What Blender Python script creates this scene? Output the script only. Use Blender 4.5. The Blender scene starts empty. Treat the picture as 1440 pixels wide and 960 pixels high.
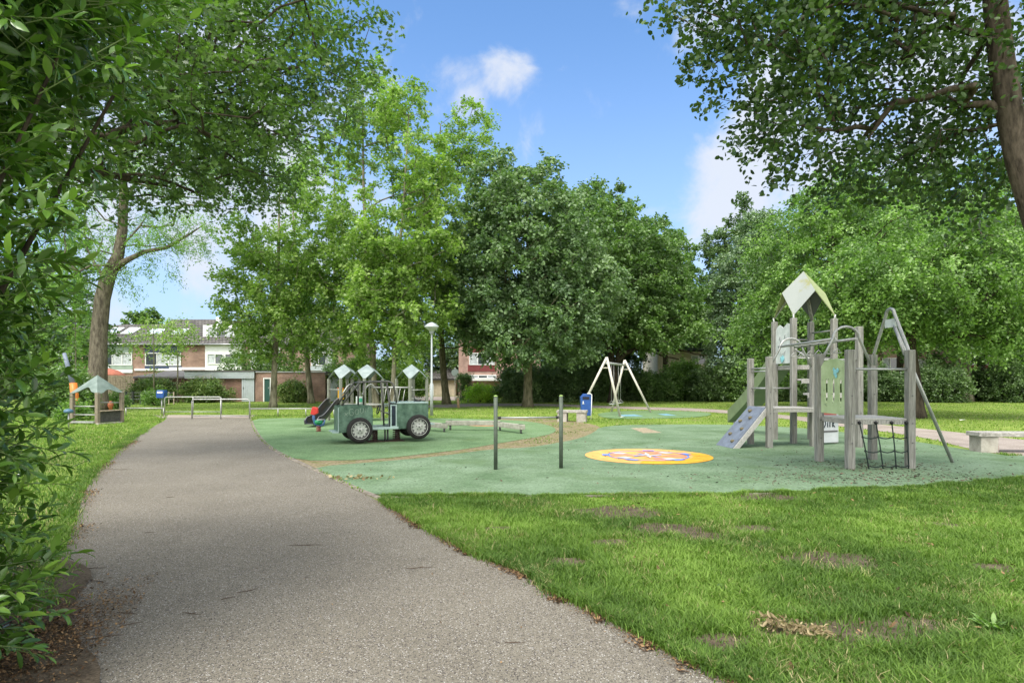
import bpy, bmesh, math, random
import numpy as np
from mathutils import Vector, Matrix
R = math.radians
sc = bpy.context.scene
COL = sc.collection
# ---------------------------------------------------------------- camera
F, HZ, EYE = 860.0, 535.5, 1.5          # focal length in px of a 1440 wide frame, horizon row, eye height
cam_d = bpy.data.cameras.new('camera'); cam = bpy.data.objects.new('camera', cam_d); COL.objects.link(cam)
cam.location = (0, 0, EYE); cam.rotation_euler = (R(90), 0, 0)
cam_d.sensor_width = 36; cam_d.lens = 36*F/1440; cam_d.shift_y = (HZ-480)/1440
cam_d.clip_start = 0.05; cam_d.clip_end = 3000
sc.camera = cam
sc.render.resolution_x = 1024; sc.render.resolution_y = 682
# ---------------------------------------------------------------- sky and sun
SUN_EL, SUN_AZ = R(58), R(205)           # azimuth clockwise from +Y
w = bpy.data.worlds.new('World'); sc.world = w; w.use_nodes = True
nt = w.node_tree; N = nt.nodes; L = nt.links
for n in list(N): N.remove(n)
out = N.new('ShaderNodeOutputWorld'); bg = N.new('ShaderNodeBackground'); bg.inputs[1].default_value = 0.07
sky = N.new('ShaderNodeTexSky'); sky.sky_type = 'NISHITA'; sky.sun_disc = False
sky.sun_elevation = SUN_EL; sky.sun_rotation = SUN_AZ; sky.air_density = 1.0; sky.dust_density = 1.6; sky.ozone_density = 1.6
tc = N.new('ShaderNodeTexCoord')
hsv = N.new('ShaderNodeHueSaturation'); hsv.inputs['Saturation'].default_value = 0.98; hsv.inputs['Value'].default_value = 1.0
L.new(sky.outputs[0], hsv.inputs['Color'])
tint = N.new('ShaderNodeMix'); tint.data_type = 'RGBA'; tint.blend_type = 'MULTIPLY'; tint.inputs[0].default_value = 1
tint.inputs[7].default_value = (.73, .99, 1.20, 1)
L.new(hsv.outputs[0], tint.inputs[6])
# thin white veil toward the horizon
vz0 = N.new('ShaderNodeVectorMath'); vz0.operation = 'NORMALIZE'; L.new(tc.outputs['Generated'], vz0.inputs[0]); vz1 = N.new('ShaderNodeSeparateXYZ'); L.new(vz0.outputs[0], vz1.inputs[0])
vz = N.new('ShaderNodeMapRange'); vz.interpolation_type = 'SMOOTHSTEP'; vz.inputs['From Min'].default_value = .55; vz.inputs['From Max'].default_value = .0; vz.inputs['To Max'].default_value = .62; L.new(vz1.outputs[2], vz.inputs['Value'])
veil = N.new('ShaderNodeMix'); veil.data_type = 'RGBA'; L.new(vz.outputs[0], veil.inputs[0]); L.new(tint.outputs[2], veil.inputs[6]); veil.inputs[7].default_value = (2.6, 3.2, 4.6, 1)
# clouds: noise thinned out by the distance to a few places in the sky
nz = N.new('ShaderNodeTexNoise'); nz.inputs['Scale'].default_value = 9.5; nz.inputs['Detail'].default_value = 9; nz.inputs['Roughness'].default_value = .58
nz.inputs['Distortion'].default_value = .35
L.new(tc.outputs['Generated'], nz.inputs['Vector'])
def skydir(px, py):
    v = Vector(((px-720)/F, 1, (HZ-py)/F)); v.normalize(); return v
acc = None
for px, py, rad, amp in [(662,140,.08,.62),(705,115,.07,.6),(1050,250,.17,1.0),(1100,170,.15,.9),(1000,215,.08,.6),(1010,35,.08,.6),(735,205,.07,.4),(240,180,.42,.85),(1290,120,.26,.9),(420,330,.25,.7),(150,420,.2,.3),(1000,330,.12,.45)]:
    d = N.new('ShaderNodeVectorMath'); d.operation = 'DISTANCE'; d.inputs[1].default_value = skydir(px, py)
    nrm = N.new('ShaderNodeVectorMath'); nrm.operation = 'NORMALIZE'; L.new(tc.outputs['Generated'], nrm.inputs[0]); L.new(nrm.outputs[0], d.inputs[0])
    mr = N.new('ShaderNodeMapRange'); mr.interpolation_type = 'SMOOTHSTEP'
    mr.inputs['From Min'].default_value = rad; mr.inputs['From Max'].default_value = 0; mr.inputs['To Max'].default_value = amp
    L.new(d.outputs['Value'], mr.inputs['Value'])
    if acc is None: acc = mr.outputs[0]
    else:
        mx = N.new('ShaderNodeMath'); mx.operation = 'MAXIMUM'; L.new(acc, mx.inputs[0]); L.new(mr.outputs[0], mx.inputs[1]); acc = mx.outputs[0]
nc = N.new('ShaderNodeMath'); nc.operation = 'MULTIPLY_ADD'; nc.inputs[1].default_value = 2.3; nc.inputs[2].default_value = -.65; L.new(nz.outputs[0], nc.inputs[0])
# unseen bright cloud added overhead and behind the camera for soft fill light
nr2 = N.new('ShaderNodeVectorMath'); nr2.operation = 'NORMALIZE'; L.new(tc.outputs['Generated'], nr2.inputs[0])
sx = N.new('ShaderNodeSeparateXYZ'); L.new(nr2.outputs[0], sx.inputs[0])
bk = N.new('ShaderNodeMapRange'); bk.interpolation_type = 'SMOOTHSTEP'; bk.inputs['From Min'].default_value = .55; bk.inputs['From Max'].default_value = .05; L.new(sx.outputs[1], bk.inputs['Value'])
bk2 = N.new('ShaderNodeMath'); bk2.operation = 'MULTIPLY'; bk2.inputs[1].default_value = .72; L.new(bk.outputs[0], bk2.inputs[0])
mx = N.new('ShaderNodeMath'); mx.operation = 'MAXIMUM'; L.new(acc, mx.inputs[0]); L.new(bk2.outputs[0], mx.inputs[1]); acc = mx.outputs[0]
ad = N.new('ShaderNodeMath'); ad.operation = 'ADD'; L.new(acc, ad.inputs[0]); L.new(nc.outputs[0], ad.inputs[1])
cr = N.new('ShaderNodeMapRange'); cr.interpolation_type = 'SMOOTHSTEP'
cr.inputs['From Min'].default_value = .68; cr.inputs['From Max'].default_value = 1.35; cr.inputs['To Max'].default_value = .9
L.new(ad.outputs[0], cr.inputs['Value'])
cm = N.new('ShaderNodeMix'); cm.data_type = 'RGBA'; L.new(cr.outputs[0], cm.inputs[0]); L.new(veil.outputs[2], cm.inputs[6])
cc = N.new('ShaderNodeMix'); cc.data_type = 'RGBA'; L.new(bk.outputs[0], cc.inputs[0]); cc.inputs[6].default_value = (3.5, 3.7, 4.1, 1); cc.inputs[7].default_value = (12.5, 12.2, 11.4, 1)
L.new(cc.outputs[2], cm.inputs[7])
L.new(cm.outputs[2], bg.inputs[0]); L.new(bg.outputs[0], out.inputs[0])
sun_d = bpy.data.lights.new('sun', 'SUN'); sun_d.energy = 1.3; sun_d.angle = R(24); sun_d.color = (1, .955, .88)
sun = bpy.data.objects.new('sun', sun_d); COL.objects.link(sun)
sdir = Vector((math.sin(SUN_AZ)*math.cos(SUN_EL), math.cos(SUN_AZ)*math.cos(SUN_EL), math.sin(SUN_EL)))
sun.rotation_euler = sdir.to_track_quat('Z', 'Y').to_euler(); sun.location = (0, 0, 30)
sc.view_settings.view_transform = 'Standard'; sc.view_settings.look = 'None'
sc.view_settings.gamma = 1; sc.view_settings.use_curve_mapping = False
sc.view_settings.exposure = 1.76
sc.cycles.max_bounces = 9; sc.cycles.diffuse_bounces = 6; sc.cycles.transmission_bounces = 6; sc.cycles.transparent_max_bounces = 4
# ---------------------------------------------------------------- helpers
def P(px, py, z=0.0):                    # ground point seen at a photo pixel
    Y = F*(EYE-z)/(py-HZ); return ((px-720)/F*Y, Y)
def XZ(px, py, Y): return ((px-720)/F*Y, EYE+(HZ-py)/F*Y)
def V3(px, py, Y): x, z = XZ(px, py, Y); return (x, Y, z)

def mat(name, col, rough=.6, var=0, scale=8, bump=0, bscale=40, col2=None, metal=0, spec=.4, detail=5, lo=.35, hi=.65):
    m = bpy.data.materials.new(name); m.use_nodes = True; t = m.node_tree; b = t.nodes['Principled BSDF']
    b.inputs['Roughness'].default_value = rough; b.inputs['Metallic'].default_value = metal; b.inputs['Specular IOR Level'].default_value = spec
    c1 = (*col, 1); b.inputs['Base Color'].default_value = c1
    tcn = t.nodes.new('ShaderNodeTexCoord')
    if var or col2:
        n = t.nodes.new('ShaderNodeTexNoise'); n.inputs['Scale'].default_value = scale; n.inputs['Detail'].default_value = detail; n.inputs['Roughness'].default_value = .65
        t.links.new(tcn.outputs['Object'], n.inputs['Vector'])
        r = t.nodes.new('ShaderNodeValToRGB'); r.color_ramp.elements[0].position = lo; r.color_ramp.elements[1].position = hi
        r.color_ramp.elements[0].color = (*[c*(1-var) for c in col], 1)
        r.color_ramp.elements[1].color = (*(col2 if col2 else [min(1, c*(1+var)) for c in col]), 1)
        t.links.new(n.outputs[0], r.inputs[0]); t.links.new(r.outputs[0], b.inputs['Base Color'])
    if bump:
        n = t.nodes.new('ShaderNodeTexNoise'); n.inputs['Scale'].default_value = bscale; n.inputs['Detail'].default_value = 6
        t.links.new(tcn.outputs['Object'], n.inputs['Vector'])
        bp = t.nodes.new('ShaderNodeBump'); bp.inputs['Strength'].default_value = bump; bp.inputs['Distance'].default_value = .02
        t.links.new(n.outputs[0], bp.inputs['Height']); t.links.new(bp.outputs[0], b.inputs['Normal'])
    return m

LEAFK = 1.62
def leafmat(name, c_dark, c_mid, c_light, trans=.35, rough=.45, spec=.35):
    m = bpy.data.materials.new(name); m.use_nodes = True; t = m.node_tree; b = t.nodes['Principled BSDF']
    c_dark, c_mid, c_light = [tuple(min(.6, q*LEAFK+.006) for q in c_) for c_ in (c_dark, c_mid, c_light)]
    a = t.nodes.new('ShaderNodeAttribute'); a.attribute_name = 'var'
    r = t.nodes.new('ShaderNodeValToRGB'); e = r.color_ramp.elements
    e[0].position = .05; e[0].color = (*c_dark, 1); e[1].position = .95; e[1].color = (*c_light, 1)
    k = e.new(.5); k.color = (*c_mid, 1)
    t.links.new(a.outputs['Fac'], r.inputs[0]); t.links.new(r.outputs[0], b.inputs['Base Color'])
    b.inputs['Roughness'].default_value = rough; b.inputs['Specular IOR Level'].default_value = spec
    tr = t.nodes.new('ShaderNodeBsdfTranslucent')
    mul = t.nodes.new('ShaderNodeMix'); mul.data_type = 'RGBA'; mul.blend_type = 'MULTIPLY'; mul.inputs[0].default_value = 1
    mul.inputs[7].default_value = (1.1, 1.45, .45, 1); t.links.new(r.outputs[0], mul.inputs[6]); t.links.new(mul.outputs[2], tr.inputs[0])
    mx = t.nodes.new('ShaderNodeMixShader'); mx.inputs[0].default_value = trans
    t.links.new(b.outputs[0], mx.inputs[1]); t.links.new(tr.outputs[0], mx.inputs[2])
    t.links.new(mx.outputs[0], t.nodes['Material Output'].inputs[0])
    return m

def put(o, label=None, cat=None, group=None, kind=None):
    if label: o['label'] = label
    if cat: o['category'] = cat
    if group: o['group'] = group
    if kind: o['kind'] = kind
    return o
def thing(name, label, cat, loc=(0,0,0), rz=0, group=None):
    o = bpy.data.objects.new(name, None); COL.objects.link(o); o.location = loc; o.rotation_euler = (0, 0, rz); o.empty_display_size = .2
    return put(o, label, cat, group)
def npmesh(name, verts, faces_flat, sizes, m=None, parent=None, var=None, smooth=False):
    me = bpy.data.meshes.new(name)
    verts = np.asarray(verts, dtype=np.float32).reshape(-1, 3); sizes = np.asarray(sizes, dtype=np.int32); ff = np.asarray(faces_flat, dtype=np.int32)
    me.vertices.add(len(verts)); me.vertices.foreach_set('co', verts.ravel())
    me.loops.add(len(ff)); me.loops.foreach_set('vertex_index', ff)
    me.polygons.add(len(sizes)); me.polygons.foreach_set('loop_start', np.concatenate([[0], np.cumsum(sizes)[:-1]]).astype(np.int32))
    try: me.polygons.foreach_set('loop_total', sizes)
    except Exception: pass
    if smooth: me.polygons.foreach_set('use_smooth', np.ones(len(sizes), dtype=bool))
    if var is not None:
        at = me.attributes.new('var', 'FLOAT', 'POINT'); at.data.foreach_set('value', np.asarray(var, dtype=np.float32))
    me.update(calc_edges=True)
    if m: me.materials.append(m)
    o = bpy.data.objects.new(name, me); COL.objects.link(o)
    if parent: o.parent = parent
    return o

class MB:
    def __init__(s): s.v = []; s.f = []; s.sm = []
    def add(s, vs, fs, smooth=False):
        k = len(s.v); s.v += [tuple(v) for v in vs]; s.f += [tuple(i+k for i in f) for f in fs]; s.sm += [smooth]*len(fs); return s
    def box(s, c, size, rz=0, rot=None, taper=1):
        M = rot if rot is not None else Matrix.Rotation(rz, 3, 'Z'); vs = []
        for dz in (-.5, .5):
            k = taper if dz > 0 else 1
            for dx, dy in ((-.5,-.5),(.5,-.5),(.5,.5),(-.5,.5)):
                vs.append(M @ Vector((dx*size[0]*k, dy*size[1]*k, dz*size[2])) + Vector(c))
        return s.add(vs, [(3,2,1,0),(4,5,6,7),(0,1,5,4),(1,2,6,5),(2,3,7,6),(3,0,4,7)])
    def beam(s, a, b, wd, h, up=(0,0,1)):
        a = Vector(a); b = Vector(b); d = (b-a); ln = d.length; d.normalize(); u = Vector(up); x = d.cross(u); x.normalize(); z = x.cross(d)
        M = Matrix((x, d, z)).transposed(); return s.box((a+b)/2, (wd, ln, h), rot=M)
    def tube(s, pts, r, n=8, caps=True, smooth=True):
        pts = [Vector(p) for p in pts]; k = len(pts)
        rs = r if hasattr(r, '__len__') else [r]*k
        vs = []; pn = None
        for i, p in enumerate(pts):
            t = (pts[min(i+1, k-1)]-pts[max(i-1, 0)])
            if t.length < 1e-9: t = Vector((0, 0, 1))
            t.normalize()
            if pn is None:
                a = Vector((0, 0, 1)) if abs(t.z) < .9 else Vector((1, 0, 0)); pn = t.cross(a).normalized()
            else:
                pn = pn - t*pn.dot(t)
                pn = pn.normalized() if pn.length > 1e-6 else t.orthogonal().normalized()
            bn = t.cross(pn)
            for j in range(n):
                an = 2*math.pi*j/n; vs.append(p+pn*math.cos(an)*rs[i]+bn*math.sin(an)*rs[i])
        fs = [(i*n+j, i*n+(j+1) % n, (i+1)*n+(j+1) % n, (i+1)*n+j) for i in range(k-1) for j in range(n)]
        s.add(vs, fs, smooth)
        if caps:
            s.add(vs[:n], [tuple(range(n))[::-1]]); s.add(vs[-n:], [tuple(range(n))])
        return s
    def ball(s, c, r, n=10, m=6, sz=1, z0=-1, sx=1, sy=1):
        vs = []; fs = []
        for i in range(m+1):
            ph = -math.pi/2+math.pi*i/m; z = math.sin(ph); z = max(z, z0)
            for j in range(n):
                a = 2*math.pi*j/n; q = math.cos(ph)
                vs.append((c[0]+r*q*math.cos(a)*sx, c[1]+r*q*math.sin(a)*sy, c[2]+r*z*sz))
        for i in range(m):
            for j in range(n): fs.append((i*n+j, i*n+(j+1) % n, (i+1)*n+(j+1) % n, (i+1)*n+j))
        return s.add(vs, fs, True)
    def lathe(s, prof, c=(0,0,0), n=20, axis='z'):
        vs = []; fs = []; m = len(prof)
        for r, z in prof:
            for j in range(n):
                a = 2*math.pi*j/n; x, y = r*math.cos(a), r*math.sin(a)
                v = (x, y, z) if axis == 'z' else (x, z, y)
                vs.append((v[0]+c[0], v[1]+c[1], v[2]+c[2]))
        for i in range(m-1):
            for j in range(n): fs.append((i*n+j, i*n+(j+1) % n, (i+1)*n+(j+1) % n, (i+1)*n+j))
        return s.add(vs, fs, True)
    def prism(s, poly, a, b, plane='xz'):       # polygon extruded from a to b
        def q(u, v, w): return (u, w, v) if plane == 'xz' else ((w, u, v) if plane == 'yz' else (u, v, w))
        n = len(poly); vs = [q(u, v, a) for u, v in poly]+[q(u, v, b) for u, v in poly]
        return s.add(vs, [tuple(range(n))[::-1], tuple(range(n, 2*n))]+[(i, (i+1) % n, n+(i+1) % n, n+i) for i in range(n)])
    def plate(s, pts, th):                      # polygon in space given a thickness
        p = [Vector(q) for q in pts]; nn = (p[1]-p[0]).cross(p[2]-p[0]).normalized()*th/2; n = len(p)
        return s.add([q-nn for q in p]+[q+nn for q in p], [tuple(range(n))[::-1], tuple(range(n, 2*n))]+[(i, (i+1) % n, n+(i+1) % n, n+i) for i in range(n)])
    def build(s, name, m, parent=None, bevel=0, seg=2):
        me = bpy.data.meshes.new(name); me.from_pydata(s.v, [], s.f); me.polygons.foreach_set('use_smooth', s.sm); me.update()
        bm = bmesh.new(); bm.from_mesh(me); bmesh.ops.remove_doubles(bm, verts=bm.verts, dist=1e-5)
        bmesh.ops.recalc_face_normals(bm, faces=bm.faces); bm.to_mesh(me); bm.free()
        me.materials.append(m); o = bpy.data.objects.new(name, me); COL.objects.link(o)
        if parent: o.parent = parent
        if bevel:
            b = o.modifiers.new('bevel', 'BEVEL'); b.width = bevel; b.segments = seg; b.limit_method = 'ANGLE'; b.angle_limit = R(40)
        return o
def kids(o): return [c for c in bpy.data.objects if c.parent == o]
def copy_tree(o, parent=None):
    c = o.copy(); COL.objects.link(c)
    if parent: c.parent = parent
    for ch in kids(o): copy_tree(ch, c)
    return c
def strokes(mb, lines, org, ux, uz, r):
    org = Vector(org); ux = Vector(ux); uz = Vector(uz)
    for ln in lines: mb.tube([org+ux*a+uz*b for a, b in ln], r, n=5)
# ---------------------------------------------------------------- ground
def chaikin(p, n=2, closed=True):
    for _ in range(n):
        q = []
        m = len(p)
        for i in range(m if closed else m-1):
            a = p[i]; b = p[(i+1) % m]
            q += [(a[0]*.75+b[0]*.25, a[1]*.75+b[1]*.25), (a[0]*.25+b[0]*.75, a[1]*.25+b[1]*.75)]
        if not closed: q = [p[0]]+q+[p[-1]]
        p = q
    return p
def gp(l): return [P(*q) for q in l]
edge_r = [(350,583.5),(351,590),(356,605),(368,622),(385,635),(418,651),(455,668),(490,685),(531,703),(597,743),(667,780),(747,813),(800,847),(857,873),(927,913),(985,940),(1040,960)]
edge_l = [(130,965),(76,860),(80,800),(105,740),(118,690),(148,650),(185,620),(215,600),(234,590),(236,583.5)]
ER = gp(edge_r)+[(1.6,2.0),(2.3,0.0),(2.6,-4)]
EL = [(-2.2,-4),(-2.1,0),(-2.05,2.0)]+gp(edge_l)
PATH = chaikin(EL,1,False)+chaikin(ER,1,False)
LOBE_R = chaikin(gp([(353,589),(357,604),(370,621),(387,634),(416,648),(500,648),(560,643),(620,636),(655,632),(711,622),(767,613),(783,607),(779,600),(749,593),(711,590.5),(620,588),(500,588),(400,588)]),1)
LOBE_F = chaikin(gp([(441,657),(455,664),(492,682),(533,699),(600,698.5),(700,698),(960,696.5),(1141,692),(1280,686),(1360,680),(1440,673)])+[(16,11.5),(19,14)]+gp([(1440,645),(1356,632),(1279,620),(1189,608),(1130,602),(1070,599),(1010,597),(927,597),(871,598),(843,601),(836,608),(815,617),(777,624.5),(740,630),(694,631.5),(615,642.5),(529,650)]),1)
STRIP = chaikin(gp([(400,641),(425,655),(445,662),(531,653),(615,646),(694,635),(745,633),(780,627),(820,619),(843,609),(846,600),(825,595),(790,590),(740,587),(700,586),(700,594),(760,606),(711,619),(620,633),(500,645)]),1)
PAVE = chaikin(gp([(600,569),(700,567),(780,568),(860,571),(960,573.5),(1010,575.5),(1110,584),(1240,597),(1377,611),(1440,619)])+[(14,11.3),(22,12),(22,9.8)]+[(13,9.7)]+gp([(1440,642),(1377,634.5),(1300,615),(1240,606.5),(1188,600.5),(1100,588),(1010,580),(960,577.5),(860,574.5),(780,571),(700,570.5),(600,574)]),1)
SWINGPAD = chaikin(gp([(838,581),(880,577.5),(940,577.5),(1000,580),(1000,585),(960,588),(870,589.5),(845,587)]),2)
ROAD = gp([(560,563),(668,563),(668,557),(560,557)])
def sheet(name, poly, z, m, thick=None, **kw):
    mb = MB()
    if thick: mb.prism(poly, z-thick, z, 'xy')
    else: mb.add([(x, y, z) for x, y in poly], [tuple(range(len(poly)))])
    o = mb.build(name, m); put(o, kind='structure', **kw); return o
def groundmat(name, ramp, s1, s2, ramp2=None, bump=.3, bs=60, rough=.95, fine=.5, speck=None):
    m = bpy.data.materials.new(name); m.use_nodes = True; t = m.node_tree; b = t.nodes['Principled BSDF']; b.inputs['Roughness'].default_value = rough
    b.inputs['Specular IOR Level'].default_value = .2
    tcn = t.nodes.new('ShaderNodeTexCoord')
    def noise(s, d=6):
        n = t.nodes.new('ShaderNodeTexNoise'); n.inputs['Scale'].default_value = s; n.inputs['Detail'].default_value = d; n.inputs['Roughness'].default_value = .65
        t.links.new(tcn.outputs['Object'], n.inputs['Vector']); return n.outputs[0]
    def rmp(src, els):
        r = t.nodes.new('ShaderNodeValToRGB'); e = r.color_ramp.elements
        e[0].position = els[0][0]; e[0].color = (*els[0][1], 1); e[1].position = els[-1][0]; e[1].color = (*els[-1][1], 1)
        for p_, c_ in els[1:-1]: k = e.new(p_); k.color = (*c_, 1)
        t.links.new(src, r.inputs[0]); return r.outputs[0]
    c = rmp(noise(s1), ramp)
    g = t.nodes.new('ShaderNodeMix'); g.data_type = 'RGBA'; g.blend_type = 'MULTIPLY'; g.inputs[0].default_value = fine
    t.links.new(c, g.inputs[6]); t.links.new(rmp(noise(s2, 3), [(.3,(.35,.35,.35)),(.7,(1.45,1.45,1.45))]), g.inputs[7]); c = g.outputs[2]
    if ramp2:
        g = t.nodes.new('ShaderNodeMix'); g.data_type = 'RGBA'
        t.links.new(rmp(noise(ramp2[0], 8), [(ramp2[1],(0,0,0)),(ramp2[2],(1,1,1))]), g.inputs[0]); t.links.new(c, g.inputs[6]); g.inputs[7].default_value = (*ramp2[3], 1); c = g.outputs[2]
    if speck:
        vo = t.nodes.new('ShaderNodeTexVoronoi'); vo.inputs['Scale'].default_value = speck[0]; t.links.new(tcn.outputs['Object'], vo.inputs['Vector'])
        sp = t.nodes.new('ShaderNodeSeparateColor'); t.links.new(vo.outputs['Color'], sp.inputs[0])
        g = t.nodes.new('ShaderNodeMix'); g.data_type = 'RGBA'
        t.links.new(rmp(sp.outputs[0], [(speck[1],(0,0,0)),(speck[1]+.03,(1,1,1))]), g.inputs[0]); t.links.new(c, g.inputs[6]); g.inputs[7].default_value = (*speck[2], 1); c = g.outputs[2]
        g = t.nodes.new('ShaderNodeMix'); g.data_type = 'RGBA'
        t.links.new(rmp(sp.outputs[1], [(speck[1]-.12,(0,0,0)),(speck[1]-.09,(1,1,1))]), g.inputs[0]); t.links.new(c, g.inputs[6]); g.inputs[7].default_value = (*speck[3], 1); c = g.outputs[2]
    t.links.new(c, b.inputs['Base Color'])
    bp = t.nodes.new('ShaderNodeBump'); bp.inputs['Strength'].default_value = bump; bp.inputs['Distance'].default_value = .01
    t.links.new(noise(bs, 4), bp.inputs['Height']); t.links.new(bp.outputs[0], b.inputs['Normal'])
    return m
m_soil = groundmat('lawn_soil', [(.3,(.12,.175,.03)),(.55,(.18,.25,.045)),(.75,(.24,.31,.065))], .35, 25, ramp2=(.8,.60,.72,(.19,.145,.09)), fine=.6, bs=30, bump=.6)
m_asph = groundmat('path_asphalt', [(.3,(.172,.154,.121)),(.7,(.225,.203,.162))], .9, 110, bump=.6, bs=160, fine=.6, speck=(170,.93,(.42,.40,.37),(.07,.06,.055)))
m_pave = groundmat('pavement_tiles', [(.3,(.24,.20,.17)),(.7,(.36,.31,.27))], 1.2, 40, fine=.5)
m_rubf = groundmat('rubber_pale_green', [(.28,(.085,.145,.07)),(.5,(.145,.215,.125)),(.75,(.205,.285,.185))], .9, 34, ramp2=(.6,.54,.78,(.085,.14,.05)), fine=.6, bump=.5, bs=150)
m_rubr = groundmat('rubber_green', [(.28,(.09,.16,.07)),(.5,(.14,.225,.105)),(.75,(.19,.28,.15))], .8, 26, ramp2=(.6,.54,.78,(.08,.13,.04)), fine=.55, bump=.5, bs=150)
m_strip = groundmat('mossy_pavers', [(.32,(.10,.13,.03)),(.46,(.21,.18,.09)),(.55,(.25,.20,.13)),(.66,(.13,.16,.04))], 3.5, 18, fine=.8, bump=.9, bs=14)
m_conc = mat('concrete', (.17,.145,.11), .95, .4, 9, .6, 60, col2=(.30,.26,.21))
gb = MB(); gb.add([(-900,-60,0),(900,-60,0),(900,1500,0),(-900,1500,0)], [(0,1,2,3)])
put(gb.build('lawn', m_soil), kind='structure')
sheet('path', PATH, .004, m_asph); sheet('pavement', PAVE, .008, m_pave); sheet('road', ROAD, .012, m_pave)
sheet('paved_strip', STRIP, .008, m_strip); sheet('rubber_surface', LOBE_F, .014, m_rubf); sheet('rubber_surface', LOBE_R, .014, m_rubr); sheet('rubber_surface', SWINGPAD, .014, m_rubr)
sheet('cross_path', gp([(225,587.5),(352,587.5),(362,583.5),(215,583.5)]), .008, m_pave)
# kerb along the rubber and a hidden thin one below the lawn edge
kp = chaikin(gp([(350,587),(351,590),(356,605),(368,622),(385,635),(418,651),(455,668),(490,685),(533,703)]),1,False)
kv = []
for i,(x,y) in enumerate(kp):
    a = Vector(kp[max(i-1,0)]); b = Vector(kp[min(i+1,len(kp)-1)]); d = (b-a).normalized(); n = Vector((-d.y,d.x))
    if n.x < 0: n = -n
    kv += [(x,y,-.02),(x,y,.018),(x+n.x*.09,y+n.y*.09,.018),(x+n.x*.09,y+n.y*.09,-.02)]
mb = MB(); mb.add(kv, [(i*4+j,i*4+j+1,i*4+5+j,i*4+4+j) for i in range(len(kp)-1) for j in range(3)]+[(0,1,2,3),tuple(len(kv)-4+j for j in (3,2,1,0))])
put(mb.build('kerb', m_conc, bevel=.008), kind='structure')
# wooden edge board at the front of the rubber
e1 = gp([(531,701),(700,699.5),(960,698),(1141,693.5)])
mb = MB()
for a, b in zip(e1[:-1], e1[1:]): mb.beam((*a,.0),(*b,.0),.04,.05)
put(mb.build('edge_board', mat('edge_board_wood', (.22,.19,.15), .9, .3)), kind='structure')
# ---- painted game circle
def flat(mb, pts, z): mb.add([(x,y,z) for x,y in pts], [tuple(range(len(pts)))])
def ringq(mb, r0, r1, a0, a1, z, n=40):
    for i in range(n):
        p_, q_ = a0+(a1-a0)*i/n, a0+(a1-a0)*(i+1)/n
        mb.add([(r0*math.cos(p_),r0*math.sin(p_),z),(r1*math.cos(p_),r1*math.sin(p_),z),(r1*math.cos(q_),r1*math.sin(q_),z),(r0*math.cos(q_),r0*math.sin(q_),z)],[(0,1,2,3)])
def ring(cx,cy,r0,r1,a0,a1,n=24):
    o = [(cx+r1*math.cos(a0+(a1-a0)*i/n), cy+r1*math.sin(a0+(a1-a0)*i/n)) for i in range(n+1)]
    q = [(cx+r0*math.cos(a0+(a1-a0)*i/n), cy+r0*math.sin(a0+(a1-a0)*i/n)) for i in range(n+1)] if r0 > 0 else [(cx,cy)]
    return o+q[::-1]
cx, cy = P(910.5,643); cy = 12.15; cx = (911-720)/F*cy; CR = 1.24
game = thing('painted_circle', 'round orange and yellow painted circle with blue ring and white star on the green rubber', 'floor marking', (cx,cy,0))
m_or = mat('paint_orange', (.72,.35,.10), .8, .18, 5, .3, 120); m_ye = mat('paint_amber', (.66,.34,.02), .8, .15, 5, .3, 120); m_sa = mat('paint_salmon', (.72,.24,.13), .8, .18, 5, .3, 120)
m_bl = mat('paint_blue', (.12,.24,.62), .8, .3, 8, .3, 120); m_wh = mat('paint_white', (.50,.50,.48), .8, .15, 8, .3, 120)
mb = MB(); flat(mb, ring(0,0,0,CR,0,2*math.pi,48)[:-1], .018); mb.build('disc', m_or, game)
mb = MB(); ringq(mb,.86,CR-.001,-1.9,-.1,.022); ringq(mb,.92,CR-.001,-.08,.35,.022,10); mb.build('amber_band', m_ye, game)
mb = MB()
for a in (.9,2.5,4.7,5.8): ringq(mb,.30,.74,a,a+.75,.022,10)
mb.build('salmon_patch', m_sa, game)
mb = MB(); ringq(mb,.76,.80,0,2*math.pi,.026)
for a in (.1,1.2,2.9,4.0,5.1): ringq(mb,.75,.90,a,a+.28,.03,6)
for k in range(4):
    a = .4+k*math.pi/2; flat(mb, [(0.02*math.cos(a+1.57),.02*math.sin(a+1.57)),(.38*math.cos(a+.12),.38*math.sin(a+.12)),(.30*math.cos(a-.1),.30*math.sin(a-.1))], .026)
mb.build('blue_ring', m_bl, game)
mb = MB()
for k in range(4):
    a = k*math.pi/2-.1; flat(mb, [(0,0),(.12*math.cos(a+.5),.12*math.sin(a+.5)),(.45*math.cos(a),.45*math.sin(a)),(.12*math.cos(a-.5),.12*math.sin(a-.5))], .03)
for a in (.55,2.3,3.5,5.0): ringq(mb,.5,.72,a,a+.42,.026,6)
mb.build('white_star', m_wh, game)
c2 = P(685,597); mb = MB(); flat(mb, ring(0,0,0,.85,0,2*math.pi,32)[:-1], .018)
o = mb.build('painted_disc', mat('paint_faded_red', (.62,.25,.12), .85, .3, 4, .3, 120)); o.location = (c2[0],c2[1],0)
put(o, 'faded red orange painted disc on the green rubber behind the balance beams', 'floor marking')
mb = MB(); mb_z = .018
q = gp([(887,602.5),(908,602),(931,609),(905,609.5)]); qx, qy = q[0]
cor = [Vector((x-qx,y-qy)) for x,y in q]
for i in range(5):
    a, b = i/5+.01, (i+1)/5-.02
    l0 = cor[0].lerp(cor[3],a); l1 = cor[0].lerp(cor[3],b); r0 = cor[1].lerp(cor[2],a); r1 = cor[1].lerp(cor[2],b)
    flat(mb, [l0,r0,r1,l1], mb_z)
o = mb.build('painted_hopscotch', mat('paint_cream', (.33,.27,.18), .95, .4, 9)); o.location = (qx,qy,0)
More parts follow.
